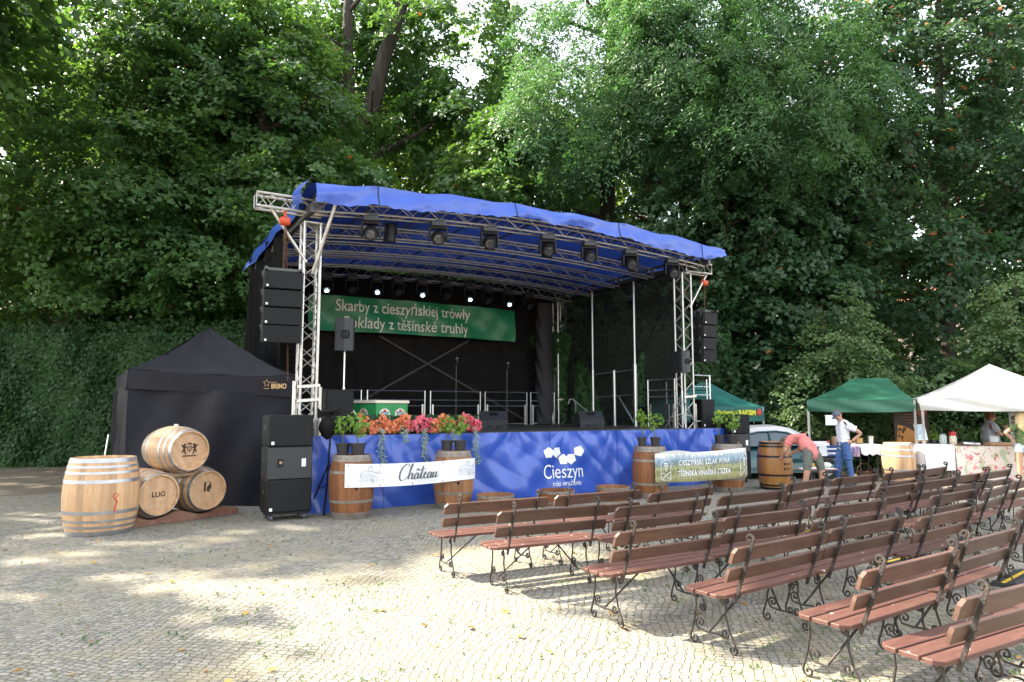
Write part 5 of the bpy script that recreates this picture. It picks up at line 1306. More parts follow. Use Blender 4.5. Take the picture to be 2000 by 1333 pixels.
# cable ramps between the rows
M_rub = mat('black_rubber', (.03, .03, .03), .75); M_yel = mat('yellow_strip', (.72, .48, .04), .5)
def ramp(label, p, a):
    t = thing('cable_ramp', label, 'cable ramp', p, a, 'rubber cable ramps between the rows')
    mb = MB(); Mx = Matrix(((0, 0, 1, -.45), (1, 0, 0, 0), (0, 1, 0, 0), (0, 0, 0, 1)))
    mb.prism([(-.15, 0), (.15, 0), (.06, .045), (-.06, .045)], .9, Mx); mb.build('ramp', M_rub, t)
    mb = MB(); mb.box((0, 0, .047), (.9, .035, .006)); mb.build('lid', M_yel, t)
    mb = MB()
    for x in (-.36, 0, .36):
        for y in (-.10, .10): mb.lathe([(.018, 0), (.018, .012)], 10, Matrix.Translation((x, y, .025)))
    mb.build('bolt', M_frame, t)
for i, (px, py) in enumerate(((1082, 981), (1770, 1093), (1985, 1130), (1560, 1046))):
    p = gp(px, py, .02); ramp(['black cable ramp with yellow lid behind the first row beside the half barrels', 'black cable ramp with yellow lid between the fourth and fifth rows', 'black cable ramp with yellow lid at the right edge behind the fifth row', 'black cable ramp with yellow lid between the third and fourth rows'][i], (p.x, p.y, 0), R(30+5*i))

# ------------------------------------------------------------------ market canopies
def canopy(label, c, zv, ht, zp, fab, ridge=None, name='market_canopy', cols=None, wav=.03):
    c = [Vector((x, y, 0)) for x, y in c]; o_ = sum(c, Vector())/4; c = [q-o_ for q in c]
    t = thing(name, label, 'canopy', o_)
    r0, r1 = (Vector((0, 0, zp)), Vector((0, 0, zp))) if not ridge else [Vector((x-o_.x, y-o_.y, zp)) for x, y in ridge]
    tops = [r0, r1, r1, r0]
    mb = MB()
    for i in range(4):
        A_, B_ = c[i], c[(i+1) % 4]; Ta, Tb = tops[i], tops[(i+1) % 4]
        def rfn(x, k):
            e = lerp(A_, B_, x)+Vector((0, 0, zv+ht)); p = lerp(e, lerp(Ta, Tb, x), k); p.z = e.z+(zp-e.z)*k**1.28-.03*math.sin(PI*x)*math.sin(PI*k); return p
        mb.grid(rfn, 18, 12, 0, 1, 0, .999)
    bmesh.ops.remove_doubles(mb.bm, verts=mb.bm.verts, dist=.004); mb.build('roof', fab, t, smooth=50)
    mb = MB()
    for i in range(4):
        A_, B_ = c[i], c[(i+1) % 4]; n_ = Vector(((B_-A_).y, -(B_-A_).x, 0)).normalized()
        mb.grid(lambda x, k: lerp(A_, B_, x)+n_*(.012+wav*math.sin(k*3+x*2)*(.4+math.sin(x*11+k*3))*(1-k*.4))+Vector((0, 0, zv+ht*k-.03*math.sin(PI*x)*(1-k))), 50, 6, 0, 1, 0, 1)
    mb.build('valance', fab, t, smooth=80)
    mb = MB()
    for q in c: mb.box((q.x*.985, q.y*.985, (zv+ht)/2), (.045, .045, zv+ht-.02)); mb.box((q.x*.985, q.y*.985, .01), (.12, .12, .012))
    for i in range(4):
        A_, B_ = c[i]*.98, c[(i+1) % 4]*.98
        for k in range(4):
            a_, b_ = lerp(A_, B_, k/4), lerp(A_, B_, (k+1)/4); z0, z1 = (zv+.02, zv+ht-.03) if k % 2 else (zv+ht-.03, zv+.02)
            mb.bar(a_+Vector((0, 0, z0)), b_+Vector((0, 0, z1)), .012, .025)
    mb.build('frame', mat('grey_tent_frame', (.34, .34, .35), .45, .6), t)
    return t, c, o_
M_gfab = mat('green_canopy_fabric', (.012, .082, .048), .5, 0, col2=(.016, .10, .058), vs=2)
M_tfab = mat('teal_canopy_fabric', (.012, .11, .095), .55, 0, col2=(.016, .13, .11), vs=2)
M_wfab = mat('white_canopy_fabric', (.44, .43, .415), .6, 0, col2=(.50, .49, .47), vs=2)
X = lambda px, Y: (px-1000)/1340*Y
canopy('green market canopy with a short ridge, left of the white one', [(7.88, 18.3), (10.14, 17.24), (11.22, 19.6), (8.97, 20.66)], 1.75, .30, 2.66, M_gfab,
       ridge=[(X(1668, 19.2), 19.2), (X(1738, 18.6), 18.6)])
canopy('white pointed market canopy at the right edge', [(10.2, 17.1), (13.35, 15.63), (14.6, 18.3), (11.45, 19.8)], 1.78, .31, 2.98, M_wfab)
tt, tc_, to_ = canopy('teal canopy with yellow lettering behind the right end of the stage', [(X(1265, 19.6), 19.6), (X(1492, 19.9), 19.9), (X(1500, 19.9)+.0, 22.0), (X(1270, 19.6), 21.7)], 1.46, .42, 2.62, M_tfab, ridge=[(X(1375, 20.6), 20.9), (X(1392, 20.6), 20.9)], wav=.01)
A_, B_ = tc_[0], tc_[1]; dd = (B_-A_).normalized(); LL = (B_-A_).length
ff = lambda x, y: A_+dd*x+Vector((dd.y, -dd.x, 0))*.045+Vector((0, 0, y))
text_on('w Pasieczno RAKSIM', .20, ff, LL-.92, 1.70, mat('yellow_print', (.75, .72, .03), .5), tt, bold=.008, width=1.30)
mb = MB(); p = ff(LL-.16, 1.70); mb.ball(p, .075, 10, 7, (1, .12, 1)); mb.ball(p+Vector((0, 0, .09)), .045, 8, 5, (1, .12, .6)); mb.build('red_emblem', mat('red_print', (.6, .05, .03), .5), tt, smooth=60)

# tables and goods
def table(label, x0, x1, y, z, d=.75, top=M_white):
    t = thing('market_table', label, 'table', ((x0+x1)/2, y, 0)); w_ = x1-x0
    mb = MB(); mb.box((0, 0, z-.02), (w_, d, .035), bevel=.005); mb.build('tabletop', top, t)
    for sx in (-1, 1):
        for sy in (-1, 1): mb = MB(); mb.tube([(sx*(w_/2-.06), sy*(d/2-.06), 0), (sx*(w_/2-.09), sy*(d/2-.09), z-.035)], .016, 6); mb.build('leg', M_frame, t)
    return t
def cloth(label, x0, x1, y, z, d, drop, m, hem=0.):
    t = MB(); w_ = (x1-x0)/2; cx = (x0+x1)/2
    path = [(-w_, -d/2), (w_, -d/2), (w_, d/2), (-w_, d/2)]
    t.poly([(a, b, z) for a, b in path])
    for i in range(4):
        A_, B_ = Vector((*path[i], 0)), Vector((*path[(i+1) % 4], 0)); n_ = Vector(((B_-A_).y, -(B_-A_).x, 0)).normalized(); Lh = (B_-A_).length
        t.grid(lambda x, k: lerp(A_, B_, x)+n_*(k*(.03+.022*math.sin(x*Lh*14)+.015*math.sin(x*Lh*5+1)))+Vector((0, 0, z-drop*k-(hem*abs(math.sin(x*Lh*16)) if k > .9 else 0))), max(8, int(Lh*30)), 5, 0, 1, 0, 1)
    o = t.build('tablecloth', m, None, smooth=60); o.location = (cx, y, 0); return tag(o, label, 'tablecloth')
YT = 17.0
tx0, txm, tx1 = X(1800, YT), X(1857, YT), X(1797, YT)+3.7
table('table under the plain white cloth beneath the white canopy', tx0, txm-.01, YT+.35, .92)
cloth('plain white tablecloth beside the canopy leg', tx0-.03, txm-.004, YT+.35, .935, .82, .62, mat('white_linen', (.74, .74, .77), .8))
table('long table under the flowered cloth beneath the white canopy', txm+.03, tx1, YT+.35, .88)
def floral():
    m = bpy.data.materials.new('floral_cloth'); n, l, b = nodes_of(m); tc = n.new('ShaderNodeTexCoord')
    def lay(sc, th, loc):
        mp = n.new('ShaderNodeMapping'); mp.inputs['Location'].default_value = loc; l.new(tc.outputs['Object'], mp.inputs[0])
        no = n.new('ShaderNodeTexNoise'); no.inputs['Scale'].default_value = sc; no.inputs['Detail'].default_value = 3; l.new(mp.outputs[0], no.inputs['Vector'])
        mr = n.new('ShaderNodeMapRange'); mr.inputs['From Min'].default_value = th; mr.inputs['From Max'].default_value = th+.05; l.new(no.outputs['Fac'], mr.inputs['Value']); return mr.outputs[0]
    cur = None
    for sc, th, loc, c_ in ((5, .53, (0, 0, 0), (.42, .46, .30)), (6, .56, (9, 3, 1), (.60, .25, .24)), (9, .62, (3, 8, 5), (.42, .05, .06))):
        mx = n.new('ShaderNodeMix'); mx.data_type = 'RGBA'; l.new(lay(sc, th, loc), mx.inputs['Factor'])
        if cur: l.new(cur, mx.inputs['A'])
        else: mx.inputs['A'].default_value = (.66, .58, .52, 1)
        mx.inputs['B'].default_value = (*c_, 1); cur = mx.outputs['Result']
    l.new(cur, b.inputs['Base Color']); b.inputs['Roughness'].default_value = .8; return m
cloth('tablecloth with red and pink flowers hanging to the ground', txm+.01, tx1+.05, YT+.35, .895, .82, .82, floral())
def simple(name, label, cat, loc, parts_, rz=0., grp=None):
    t = thing(name, label, cat, loc, rz, grp)
    for nm_, fn, m in parts_:
        mb = MB(); fn(mb); mb.build(nm_, m, t, smooth=45)
    return t
M_glass = mat('clear_glass', (.62, .68, .66), .08, alpha=.55, spec=.7)
zt = .937
M_pic = mat('photo_print', (.25, .45, .62), .5, 0, col2=(.75, .74, .72), vs=5, vc=(.4, .6))
simple('picture_board', 'small easel with a printed picture at the left end of the white cloth', 'picture stand', (X(1812, YT), YT+.35, zt),
       [('board', lambda m: m.box((0, 0, .29), (.30, .02, .40), (R(-14), 0, 0), bevel=.003), M_white), ('print', lambda m: m.box((0, -.014, .30), (.27, .008, .36), (R(-14), 0, 0)), M_pic),
        ('easel', lambda m: (m.bar((-.12, -.05, 0), (-.07, .02, .3), .015), m.bar((.12, -.05, 0), (.07, .02, .3), .015), m.bar((0, .16, 0), (0, .05, .4), .015), m.bar((-.14, -.06, .07), (.14, -.06, .07), .02)), M_pale)], .15)
hp = thing('table_plant', 'green leafy plant bunch beside the picture on the white cloth', 'potted plant', (X(1840, YT), YT+.40, zt))
mb = MB(); mb.lathe([(.05, 0), (.07, .10), (.06, .10)], 12); mb.build('pot', M_greyblack, hp, smooth=40); tuft('leaves', (0, 0, .19), .15, 120, .05, L_pot, hp, 9, 'ash', upb=.8)
simple('glass_jar', 'glass jar with a grey lid beside the green plant', 'jar', (X(1853, YT), YT+.30, zt),
       [('jar', lambda m: m.lathe([(.07, 0), (.085, .02), (.085, .20), (.06, .24)], 16), M_glass), ('lid', lambda m: m.lathe([(.065, .24), (.065, .27)], 14), M_frame)])
simple('sweets_jar', 'glass jar with a red lid standing on a wooden plate', 'jar', (X(1870, YT), YT+.25, .90),
       [('jar', lambda m: m.lathe([(.07, .03), (.085, .05), (.085, .20), (.06, .25)], 16), mat('sweets', (.55, .38, .18), .4, 0, col2=(.75, .72, .65), vs=14)), ('lid', lambda m: m.lathe([(.075, .25), (.085, .27), (.07, .34), (.03, .36)], 14), MATS['red_paint']),
        ('plate', lambda m: m.lathe([(.13, 0), (.15, .03), (.14, .03)], 16), M_pale)])
simple('display_tray', 'shallow grey and white display tray on the flowered cloth', 'tray', (X(1901, YT), YT+.25, .90),
       [('tray', lambda m: m.box((0, 0, .05), (.40, .28, .06), (0, R(3), 0), bevel=.006), M_chrome), ('goods', lambda m: m.box((0, 0, .086), (.34, .22, .012), (0, R(3), 0)), mat('dark_goods', (.14, .16, .2), .5))], -.05)
simple('wooden_tray', 'flat wooden tray on the flowered cloth in front of the vendor', 'tray', (X(1957, YT), YT+.22, .90),
       [('tray', lambda m: m.box((0, 0, .035), (.55, .28, .06), bevel=.006), mat('tray_wood', (.45, .26, .13), .6)), ('goods', lambda m: [m.box((-.2+.1*k, 0, .075), (.08, .2, .02)) for k in range(5)], mat('bread', (.5, .36, .22), .8))])
simple('price_card', 'white price card leaning on the table at the vendor right hand', 'sign', (X(1966, YT), YT+.52, .90), [('card', lambda m: m.box((0, 0, .12), (.22, .012, .20), (R(-12), 0, R(4)), bevel=.002), M_white)])
# cheese poster
t = thing('cheese_poster', 'grey poster with bold black letters hung under the white canopy', 'poster', (X(2005, 18.6), 18.6, 1.24))
mb = MB(); mb.box((0, 0, 0), (1.0, .02, .95), bevel=.002); mb.build('sheet', mat('grey_paper', (.42, .42, .38), .7), t)
pf = lambda x, y: Vector((x, -.016, y))
text_on('SERY', .27, pf, -.02, .27, MATS['stage_deck'], t, bold=.012, width=.86)
mb = MB()
for k in range(4): mb.box((-.05-.02*k, -.014, .06-k*.09), (.80-.06*k, .006, .022))
mb.build('small_print', MATS['stage_deck'], t)
mb = MB(); mb.tube([(-.4, 0, .47), (-.4, 0, .9)], .006, 4); mb.tube([(.4, 0, .47), (.4, 0, .9)], .006, 4); mb.build('cord', M_cable, t)
# orange roll-up banner
t = thing('rollup_banner', 'tall dark roll-up banner with an orange curve and black branches behind the canopy leg', 'roll-up banner', (X(1778, 18.3), 18.3, 0), .05)
W_ = .95; Hh = 1.92
mb = MB(); mb.box((0, 0, Hh/2), (W_, .012, Hh)); mb.build('sheet', mat('rollup_dark', (.045, .025, .022), .5), t)
o = MB(); arc = [(-W_/2+.004, .55)]+[(-W_/2+.004+(W_-.04)*math.sin(a), .42+.98*math.cos(a)) for a in [R(6+80*k/12) for k in range(13)]]+[(W_/2-.04, .45), (W_/2-.30, .22), (-W_/2+.004, .18)]
Mf = Matrix(((1, 0, 0, 0), (0, 0, -1, -.008), (0, 1, 0, 0), (0, 0, 0, 1)))
o.prism(arc, .002, Mf); o.build('orange_field', mat('orange_print', (.55, .22, .045), .5, 0, col2=(.62, .30, .07), vs=3), t)
o = MB(); o.M = Mf @ Matrix.Translation((0, 0, .004)); rg = random.Random(2)
for a, b in (((-.40, 1.28), (-.10, .62)), ((-.36, .86), (.12, .60)), ((-.05, .66), (.22, .92)), ((-.3, 1.22), (-.16, 1.26))):
    a, b = Vector((*a, 0)), Vector((*b, 0)); o.tube([a, (a+b)/2+Vector((.02, -.04, 0)), b], .008, 4)
    for k in range(7): p = lerp(a, b, (k+.5)/7)+Vector((rg.uniform(-.04, .04), rg.uniform(-.05, .05), 0)); o.ball(p, .028, 7, 4, (1, 1.3, .12))
o.build('branch_print', mat('print_black', (.02, .015, .012), .5), t)
o = MB(); o.M = Mf @ Matrix.Translation((0, 0, .002)); o.lathe([(.001, .003), (.13, .003), (.13, 0)], 20, Matrix.Translation((.30, 1.74, 0)), caps=False)
o.build('round_emblem', mat('rust_print', (.40, .13, .05), .5), t)
o = MB()
for k, (x, w_) in enumerate(((-.05, .5), (.08, .35), (-.02, .6), (.02, .72), (.05, .6), (.12, .5))): o.M = Mf; o.box((x, 1.82-k*.075, .003), (w_*.8, .014, .002))
o.build('text_lines', mat('brown_print', (.30, .14, .09), .6), t)
mb = MB(); mb.box((0, .02, .03), (W_+.04, .2, .06), bevel=.01); mb.bar((0, .03, .05), (0, .03, Hh), .02); mb.build('stand', M_alu, t)

# goods table under the green canopy
Y2 = 17.3
table('small table with a scalloped white runner under the green canopy', X(1676, Y2), X(1722, Y2), Y2+.4, .90, .6)
cloth('white scalloped runner hanging from the small table', X(1680, Y2), X(1722, Y2), Y2+.4, .915, .64, .22, MATS['white_linen'], hem=.05)
simple('brass_pot', 'old brass bowl on the small table behind the man in white', 'bowl', (X(1688, Y2), Y2+.4, .918), [('bowl', lambda m: m.lathe([(.06, 0), (.12, .03), (.13, .13), (.14, .15), (.12, .15), (.10, .04)], 18), mat('old_brass', (.25, .17, .07), .4, .8))])
simple('steel_cup', 'tall steel cup on the small table left of the pale barrel', 'cup', (X(1712, Y2), Y2+.35, .918), [('cup', lambda m: m.lathe([(.05, 0), (.055, .01), (.075, .20), (.070, .20), (.05, .02)], 18), M_chrome)])
simple('folded_textiles', 'blue and pink folded textile roll hanging at the left end of the small table', 'textile', (X(1672, Y2), Y2+.15, .60), [('roll', lambda m: (m.lathe([(.02, 0), (.11, .02), (.12, .15), (.10, .28), (.02, .31)], 14)), mat('striped_textile', (.05, .10, .34), .8, 0, col2=(.62, .36, .33), vs=6, stretch=(8, 1, 1)))])
simple('wicker_basket', 'brown wicker basket on the ground under the small table', 'basket', (X(1700, Y2), Y2+.45, 0), [('basket', lambda m: m.lathe([(.14, 0), (.20, .22), (.19, .22), (.13, .03)], 18), mat('wicker', (.16, .08, .04), .8, bump=.8, bs=60)), ('handle', lambda m: m.tube([(.19*math.cos(a), 0, .2+.22*math.sin(a)) for a in [PI*k/10 for k in range(11)]], .012, 6), MATS['wicker'])])
# long display with white board in front of the car
table('low dark display table in front of the car bonnet', X(1580, 16.9), X(1664, 16.9), 17.2, .62, .6, M_frame)
t = thing('display_board', 'white board with red corners and faint drawing leaning before the car bonnet', 'board', (X(1602, 16.8), 16.95, .64), -.04)
mb = MB(); mb.box((0, 0, .20), (.52, .015, .36), (R(-10), 0, 0), bevel=.003); mb.build('board', M_white, t)
for s, z in ((-1, .37), (1, .37), (-1, .04)): mb = MB(); mb.box((s*.235, -.04+(.20-z)*-.17+.02, z), (.06, .02, .05), (R(-10), 0, 0)); mb.build('corner_clip', MATS['red_paint'], t)
mb = MB()
for k in range(6): mb.box((-.03+.02*(k % 3), -.012-(.30-.04*k-.2)*-.17, .30-.04*k), (.30-.03*k, .006, .005), (R(-10), 0, 0))
mb.build('faint_lines', M_faint, t)
simple('striped_cloth', 'blue and white striped cloth folded beside the white board', 'textile', (X(1630, 16.8), 17.0, .64), [('cloth', lambda m: [m.box((0, -.0, .03+.055*k), (.34, .26, .05), bevel=.012) for k in range(5) if k % 2 == 0], mat('navy_cloth', (.03, .06, .22), .8)), ('white_stripes', lambda m: [m.box((0, -.0, .03+.055*k), (.335, .255, .05), bevel=.012) for k in range(5) if k % 2], MATS['white_linen'])])
simple('cardboard_box', 'tall brown cardboard box behind the striped cloth', 'box', (X(1634, 17.2), 17.3, .64), [('box', lambda m: m.box((0, 0, .24), (.16, .16, .48), bevel=.004), mat('cardboard', (.36, .21, .13), .85)), ('slot', lambda m: m.box((0, -.082, .38), (.08, .006, .03)), M_black)])
simple('yellow_tin', 'yellow tin on the ground under the display table', 'tin', (X(1592, 16.8), 17.0, .30), [('tin', lambda m: m.box((0, 0, .1), (.16, .12, .2), bevel=.01), mat('yellow_tin', (.62, .34, .03), .5)), ('lid', lambda m: m.box((0, 0, .205), (.165, .125, .02), bevel=.004), M_black)])
simple('red_tin', 'red tin beside the yellow one under the display table', 'tin', (X(1606, 16.8), 17.0, .30), [('tin', lambda m: m.lathe([(.07, 0), (.07, .18), (.06, .19)], 14), mat('coral_tin', (.55, .14, .09), .5)), ('lid', lambda m: m.lathe([(.072, .19), (.072, .21)], 14), M_white)])
table('low shelf holding the two tins', X(1582, 16.8), X(1660, 16.8), 17.0, .295, .35, M_rub)
simple('open_book', 'open white leaflets on the low bench beside the bending man', 'leaflets', (X(1592, 16.3), 16.4, .40), [('pages', lambda m: (m.box((-.2, 0, .012), (.4, .26, .02), (0, R(-3), 0)), m.box((.24, .02, .012), (.4, .26, .02), (0, R(3), 0))), M_white), ('cover', lambda m: m.box((.02, 0, -.006), (.9, .28, .012)), MATS['coral_tin'])])
table('low table with leaflets beside the bending man', X(1572, 16.3), X(1616, 16.3), 16.4, .39, .4, M_frame)
simple('notice_sheet', 'white notice sheet hanging from the green canopy beside the man cap', 'notice', (X(1624, 17.9), 17.93, 1.52), [('sheet', lambda m: m.box((0, 0, 0), (.30, .008, .26)), M_white), ('print_lines', lambda m: [m.box((0, -.007, .07-.04*k), (.22, .004, .008)) for k in range(5)], M_faint), ('cord', lambda m: m.tube([(0, 0, .13), (0, 0, .30)], .004, 4), M_cable)])

# ------------------------------------------------------------------ car
M_car = mat('teal_car_paint', (.012, .075, .085), .25, .3, coat=.7); M_carroof = mat('silver_car_roof', (.60, .58, .58), .45, 0, coat=.3)
M_cglass = mat('car_glass', (.06, .09, .11), .05, spec=.8)
cpos = Vector((X(1500, 18.6), 18.7, -.05))
car = thing('parked_car', 'small rounded teal car with pale curved roof behind the subwoofer stack', 'car', cpos, R(4))
def yprof(x):   # half width of body
    return .78-.10*max(0, abs(x)-1.3)**2
def carshell(mb, prof, wtop, wbot, n=10):
    """prof [(x, zlow, zhigh)]"""
    rows = []
    for x, z0, z1 in prof:
        w0 = yprof(x)*wbot; w1 = yprof(x)*wtop; row = []
        for k in range(n+1):
            a = -PI/2+PI*k/n; s_, c_ = math.sin(a), math.cos(a)
            y = (w0 if abs(s_) > .98 else lerp(w1, w0, abs(s_)**3))*max(-1, min(1, s_*1.25)); z = z0+(z1-z0)*(1-abs(s_)**5)
            row.append(mb.v((x, y, z)))
        rows.append(row)
    for a, b in zip(rows, rows[1:]):
        for k in range(n): mb.face([a[k], a[k+1], b[k+1], b[k]])
    mb.face(rows[0]); mb.face(rows[-1][::-1])
mb = MB(); body = [(-1.85, .42, .62), (-1.78, .30, .80), (-1.5, .24, .90), (-.9, .22, .93), (0, .22, .94), (.8, .22, .94), (1.1, .24, .90), (1.6, .28, .80), (1.85, .34, .66), (1.93, .42, .55)]
carshell(mb, body, .93, 1.04, 14); mb.build('body', M_car, car, smooth=50)
cab = [(-1.65, .88), (-1.45, 1.06), (-1.1, 1.26), (-.6, 1.38), (0., 1.41), (.35, 1.36), (.70, 1.18), (1.05, .92)]
mb = MB()
for s in (-1, 1):
    ext = [(x, s*(.70 if 0 else .66-.12*((z-.9)/.5)), z) for x, z in cab]
mb.grid(lambda u, k: None or (lambda i, f: Vector((cab[i][0]+(cab[i+1][0]-cab[i][0])*f, k*(.70-.16*(cab[i][1]+(cab[i+1][1]-cab[i][1])*f-.9)/.5), cab[i][1]+(cab[i+1][1]-cab[i][1])*f+.035*(1-k*k))))(min(int(u), 5), u-min(int(u), 5)), 24, 8, 0.6, 5.2, -1, 1)
mb.build('roof', M_carroof, car, smooth=60)
for s in (-1, 1):
    mb = MB(); mb.poly([(x, s*(.70-.16*(z-.9)/.5), z) for x, z in cab]); mb.build('roof_side', M_carroof, car)
    top = [(-.28+(x+.28)*.84, s*(.725-.17*((z-.9)*.74+.02)/.5), .90+(z-.9)*.74) for x, z in cab]
    mb = MB(); mb.poly(top); mb.build('side_window', M_cglass, car)
    mb = MB(); mb.tube([Vector(p)+Vector((0, s*.012, 0)) for p in top], .028, 6); mb.tube([(-.25, s*.72, .92), (-.25, s*.60, 1.27)], .03, 6); mb.build('window_trim', M_car, car, smooth=60)
mb = MB(); mb.grid(lambda a, k: Vector((.28+.80*a, k*(.56+.13*a), 1.375-.45*a+.03*(1-k*k))), 6, 8, 0, 1, -1, 1); mb.build('windscreen', M_cglass, car, smooth=60)
mb = MB(); mb.grid(lambda a, k: Vector((-1.12-.50*a, k*(.56+.12*a), 1.24-.33*a+.03*(1-k*k))), 6, 8, 0, 1, -1, 1); mb.build('rear_window', M_cglass, car, smooth=60)
for x in (-1.15, 1.2):
    for s in (-1, 1):
        Mw = Matrix.Translation((x, s*.70, .30)) @ Matrix.Rotation(PI/2, 4, 'X')
        mb = MB(); mb.lathe([(.17, -.09), (.29, -.09), (.31, -.05), (.31, .05), (.29, .09), (.17, .09)], 24, Mw); w_ = mb.build('wheel', M_rub, car, smooth=40)
        mb = MB(); mb.lathe([(.02, -.096), (.08, -.10), (.18, -.092), (.18, .092), (.08, .10), (.02, .096)], 20, Mw); mb.build('rim', M_chrome, w_, smooth=40)
for s in (-1, 1):
    mb = MB(); mb.ball((1.80, s*.52, .66), .11, 12, 8, (.6, 1, 1)); mb.build('headlight', M_glass, car, smooth=60)
    mb = MB(); mb.ball((.72, s*.80, 1.0), .09, 10, 6, (.6, 1, .7)); mb.tube([(.72, s*.66, .95), (.72, s*.78, .98)], .02, 5); mb.build('wing_mirror', M_car, car, smooth=60)
    mb = MB(); mb.box((-.05, s*.775, .80), (.16, .02, .025), bevel=.006); mb.build('door_handle', M_chrome, car)
    mb = MB(); mb.box((-1.80, s*.50, .70), (.08, .16, .10), bevel=.02); mb.build('tail_light', MATS['red_paint'], car)
mb = MB(); mb.box((1.88, 0, .42), (.14, 1.30, .12), bevel=.04); mb.box((-1.84, 0, .42), (.14, 1.30, .12), bevel=.04); mb.build('bumper', M_chrome, car)
# ------------------------------------------------------------------ people
M_skin = mat('skin', (.46, .25, .17), .55, 0, col2=(.52, .29, .20), vs=9)
M_skin2 = mat('tanned_skin', (.50, .26, .17), .5)
def skin_mesh(chains, sub=2):
    """chains: lists of (point, radius); joined where points coincide"""
    verts = []; rad = []; edges = []; idx = {}
    def vid(p, r):
        k = tuple(round(c, 4) for c in p)
        if k not in idx: idx[k] = len(verts); verts.append(p); rad.append(r)
        return idx[k]
    for ch in chains:
        ids = [vid(p, r) for p, r in ch]; edges += list(zip(ids, ids[1:]))
    me = bpy.data.meshes.new('tmp'); me.from_pydata(verts, edges, [])
    o = bpy.data.objects.new('tmp', me); COL.objects.link(o)
    md = o.modifiers.new('skin', 'SKIN'); md.use_smooth_shade = True
    if not me.skin_vertices: bpy.context.view_layer.update()
    for i, r in enumerate(rad):
        me.skin_vertices[0].data[i].radius = (r[0], r[1]) if isinstance(r, tuple) else (r, r)
        me.skin_vertices[0].data[i].use_root = (i == 0)
    ss = o.modifiers.new('sub', 'SUBSURF'); ss.levels = sub; ss.render_levels = sub
    bpy.context.view_layer.update()
    dg = bpy.context.evaluated_depsgraph_get()
    out = bpy.data.meshes.new_from_object(o.evaluated_get(dg))
    bpy.data.objects.remove(o); bpy.data.meshes.remove(me)
    return out
def skin_part(name, chains, m, parent, sub=2, extra=None):
    me = skin_mesh(chains, sub)
    if extra:
        mb = MB(); mb.bm.free(); mb.bm = bmesh.new(); mb.bm.from_mesh(me); mb.tl = mb.bm.faces.layers.float.new('tint'); extra(mb); mb.bm.to_mesh(me); mb.bm.free()
    me.materials.clear(); me.materials.append(m); me.shade_smooth()
    return link(name, me, parent)
V3 = Vector
def hand(mb, wrist, direction, palm_n, sc=1.0, curl=.5, side=1):
    """palm with four fingers and a thumb"""
    d = V3(direction).normalized(); n = (V3(palm_n)-d*V3(palm_n).dot(d)).normalized(); s = d.cross(n)*side
    w_ = V3(wrist)
    c = w_+d*.05*sc
    M = Matrix((s, n, d)).transposed().to_4x4(); M.translation = c
    old = mb.M; mb.M = M; mb.ball((0, 0, 0), 1, 10, 7, (.042*sc, .017*sc, .058*sc)); mb.M = old
    for k, (off, ln_) in enumerate(((-.030, .066), (-.010, .076), (.010, .070), (.029, .055))):
        p0 = w_+d*.085*sc+s*off*sc; pts = [p0]; a = 0
        for j in range(3):
            a += curl*(.6+.12*k); pts.append(pts[-1]+(d*math.cos(a)+n*math.sin(a))*ln_*sc/3*1.15)
        mb.tube(pts, [.0095*sc, .0085*sc, .008*sc, .0065*sc], 6)
    p0 = w_+d*.03*sc-s*.036*sc; mb.tube([p0, p0+(d*.5-s*.8+n*.3).normalized()*.032*sc, p0+(d*.9-s*.75+n*.6).normalized()*.06*sc], [.012*sc, .0105*sc, .008*sc], 6)
def head(mb, c, face, up, r=.105, nose=True):
    """skull, jaw, nose, ears"""
    f = V3(face).normalized(); u = (V3(up)-f*V3(up).dot(f)).normalized(); s = f.cross(u)
    M = Matrix((s, f, u)).transposed().to_4x4(); M.translation = V3(c); old = mb.M; mb.M = M
    mb.ball((0, -.008, .02), 1, 16, 12, (.078, .098, .108)); mb.ball((0, .022, -.055), 1, 14, 10, (.058, .066, .066))
    mb.tube([(0, .085, .02), (0, .108, -.012), (0, .112, -.026), (0, .085, -.034)], [.008, .012, .014, .010], 8)
    for q in (-1, 1):
        mb.ball((q*.078, -.008, -.005), 1, 8, 6, (.012, .020, .032)); mb.ball((q*.030, .086, .022), 1, 8, 6, (.018, .010, .010)); mb.tube([(q*.012, .092, .043), (q*.045, .080, .046)], .006, 5)
    mb.ball((0, .086, -.058), 1, 8, 6, (.026, .008, .008)); mb.M = old
    return M
def face_bits(M, parent, lipm, eyem):
    mb = MB(); mb.M = M
    for q in (-1, 1): mb.ball((q*.030, .0945, .021), 1, 8, 6, (.009, .004, .006))
    mb.build('eyes', eyem, parent, smooth=60)
    mb = MB(); mb.M = M; mb.ball((0, .0905, -.058), 1, 8, 6, (.022, .006, .005)); mb.build('lips', lipm, parent, smooth=60)
M_eye = mat('dark_eye', (.03, .02, .015), .3); M_lip = mat('lip', (.38, .13, .11), .5)
def shoe(mb, p, ang):
    M = Matrix.Translation(p) @ Matrix.Rotation(ang, 4, 'Z'); old = mb.M; mb.M = M
    mb.ball((0, .05, .045), 1, 12, 8, (.045, .135, .045)); mb.box((0, .05, .014), (.085, .26, .026), bevel=.01); mb.ball((0, -.03, .075), 1, 10, 6, (.04, .05, .05)); mb.M = old

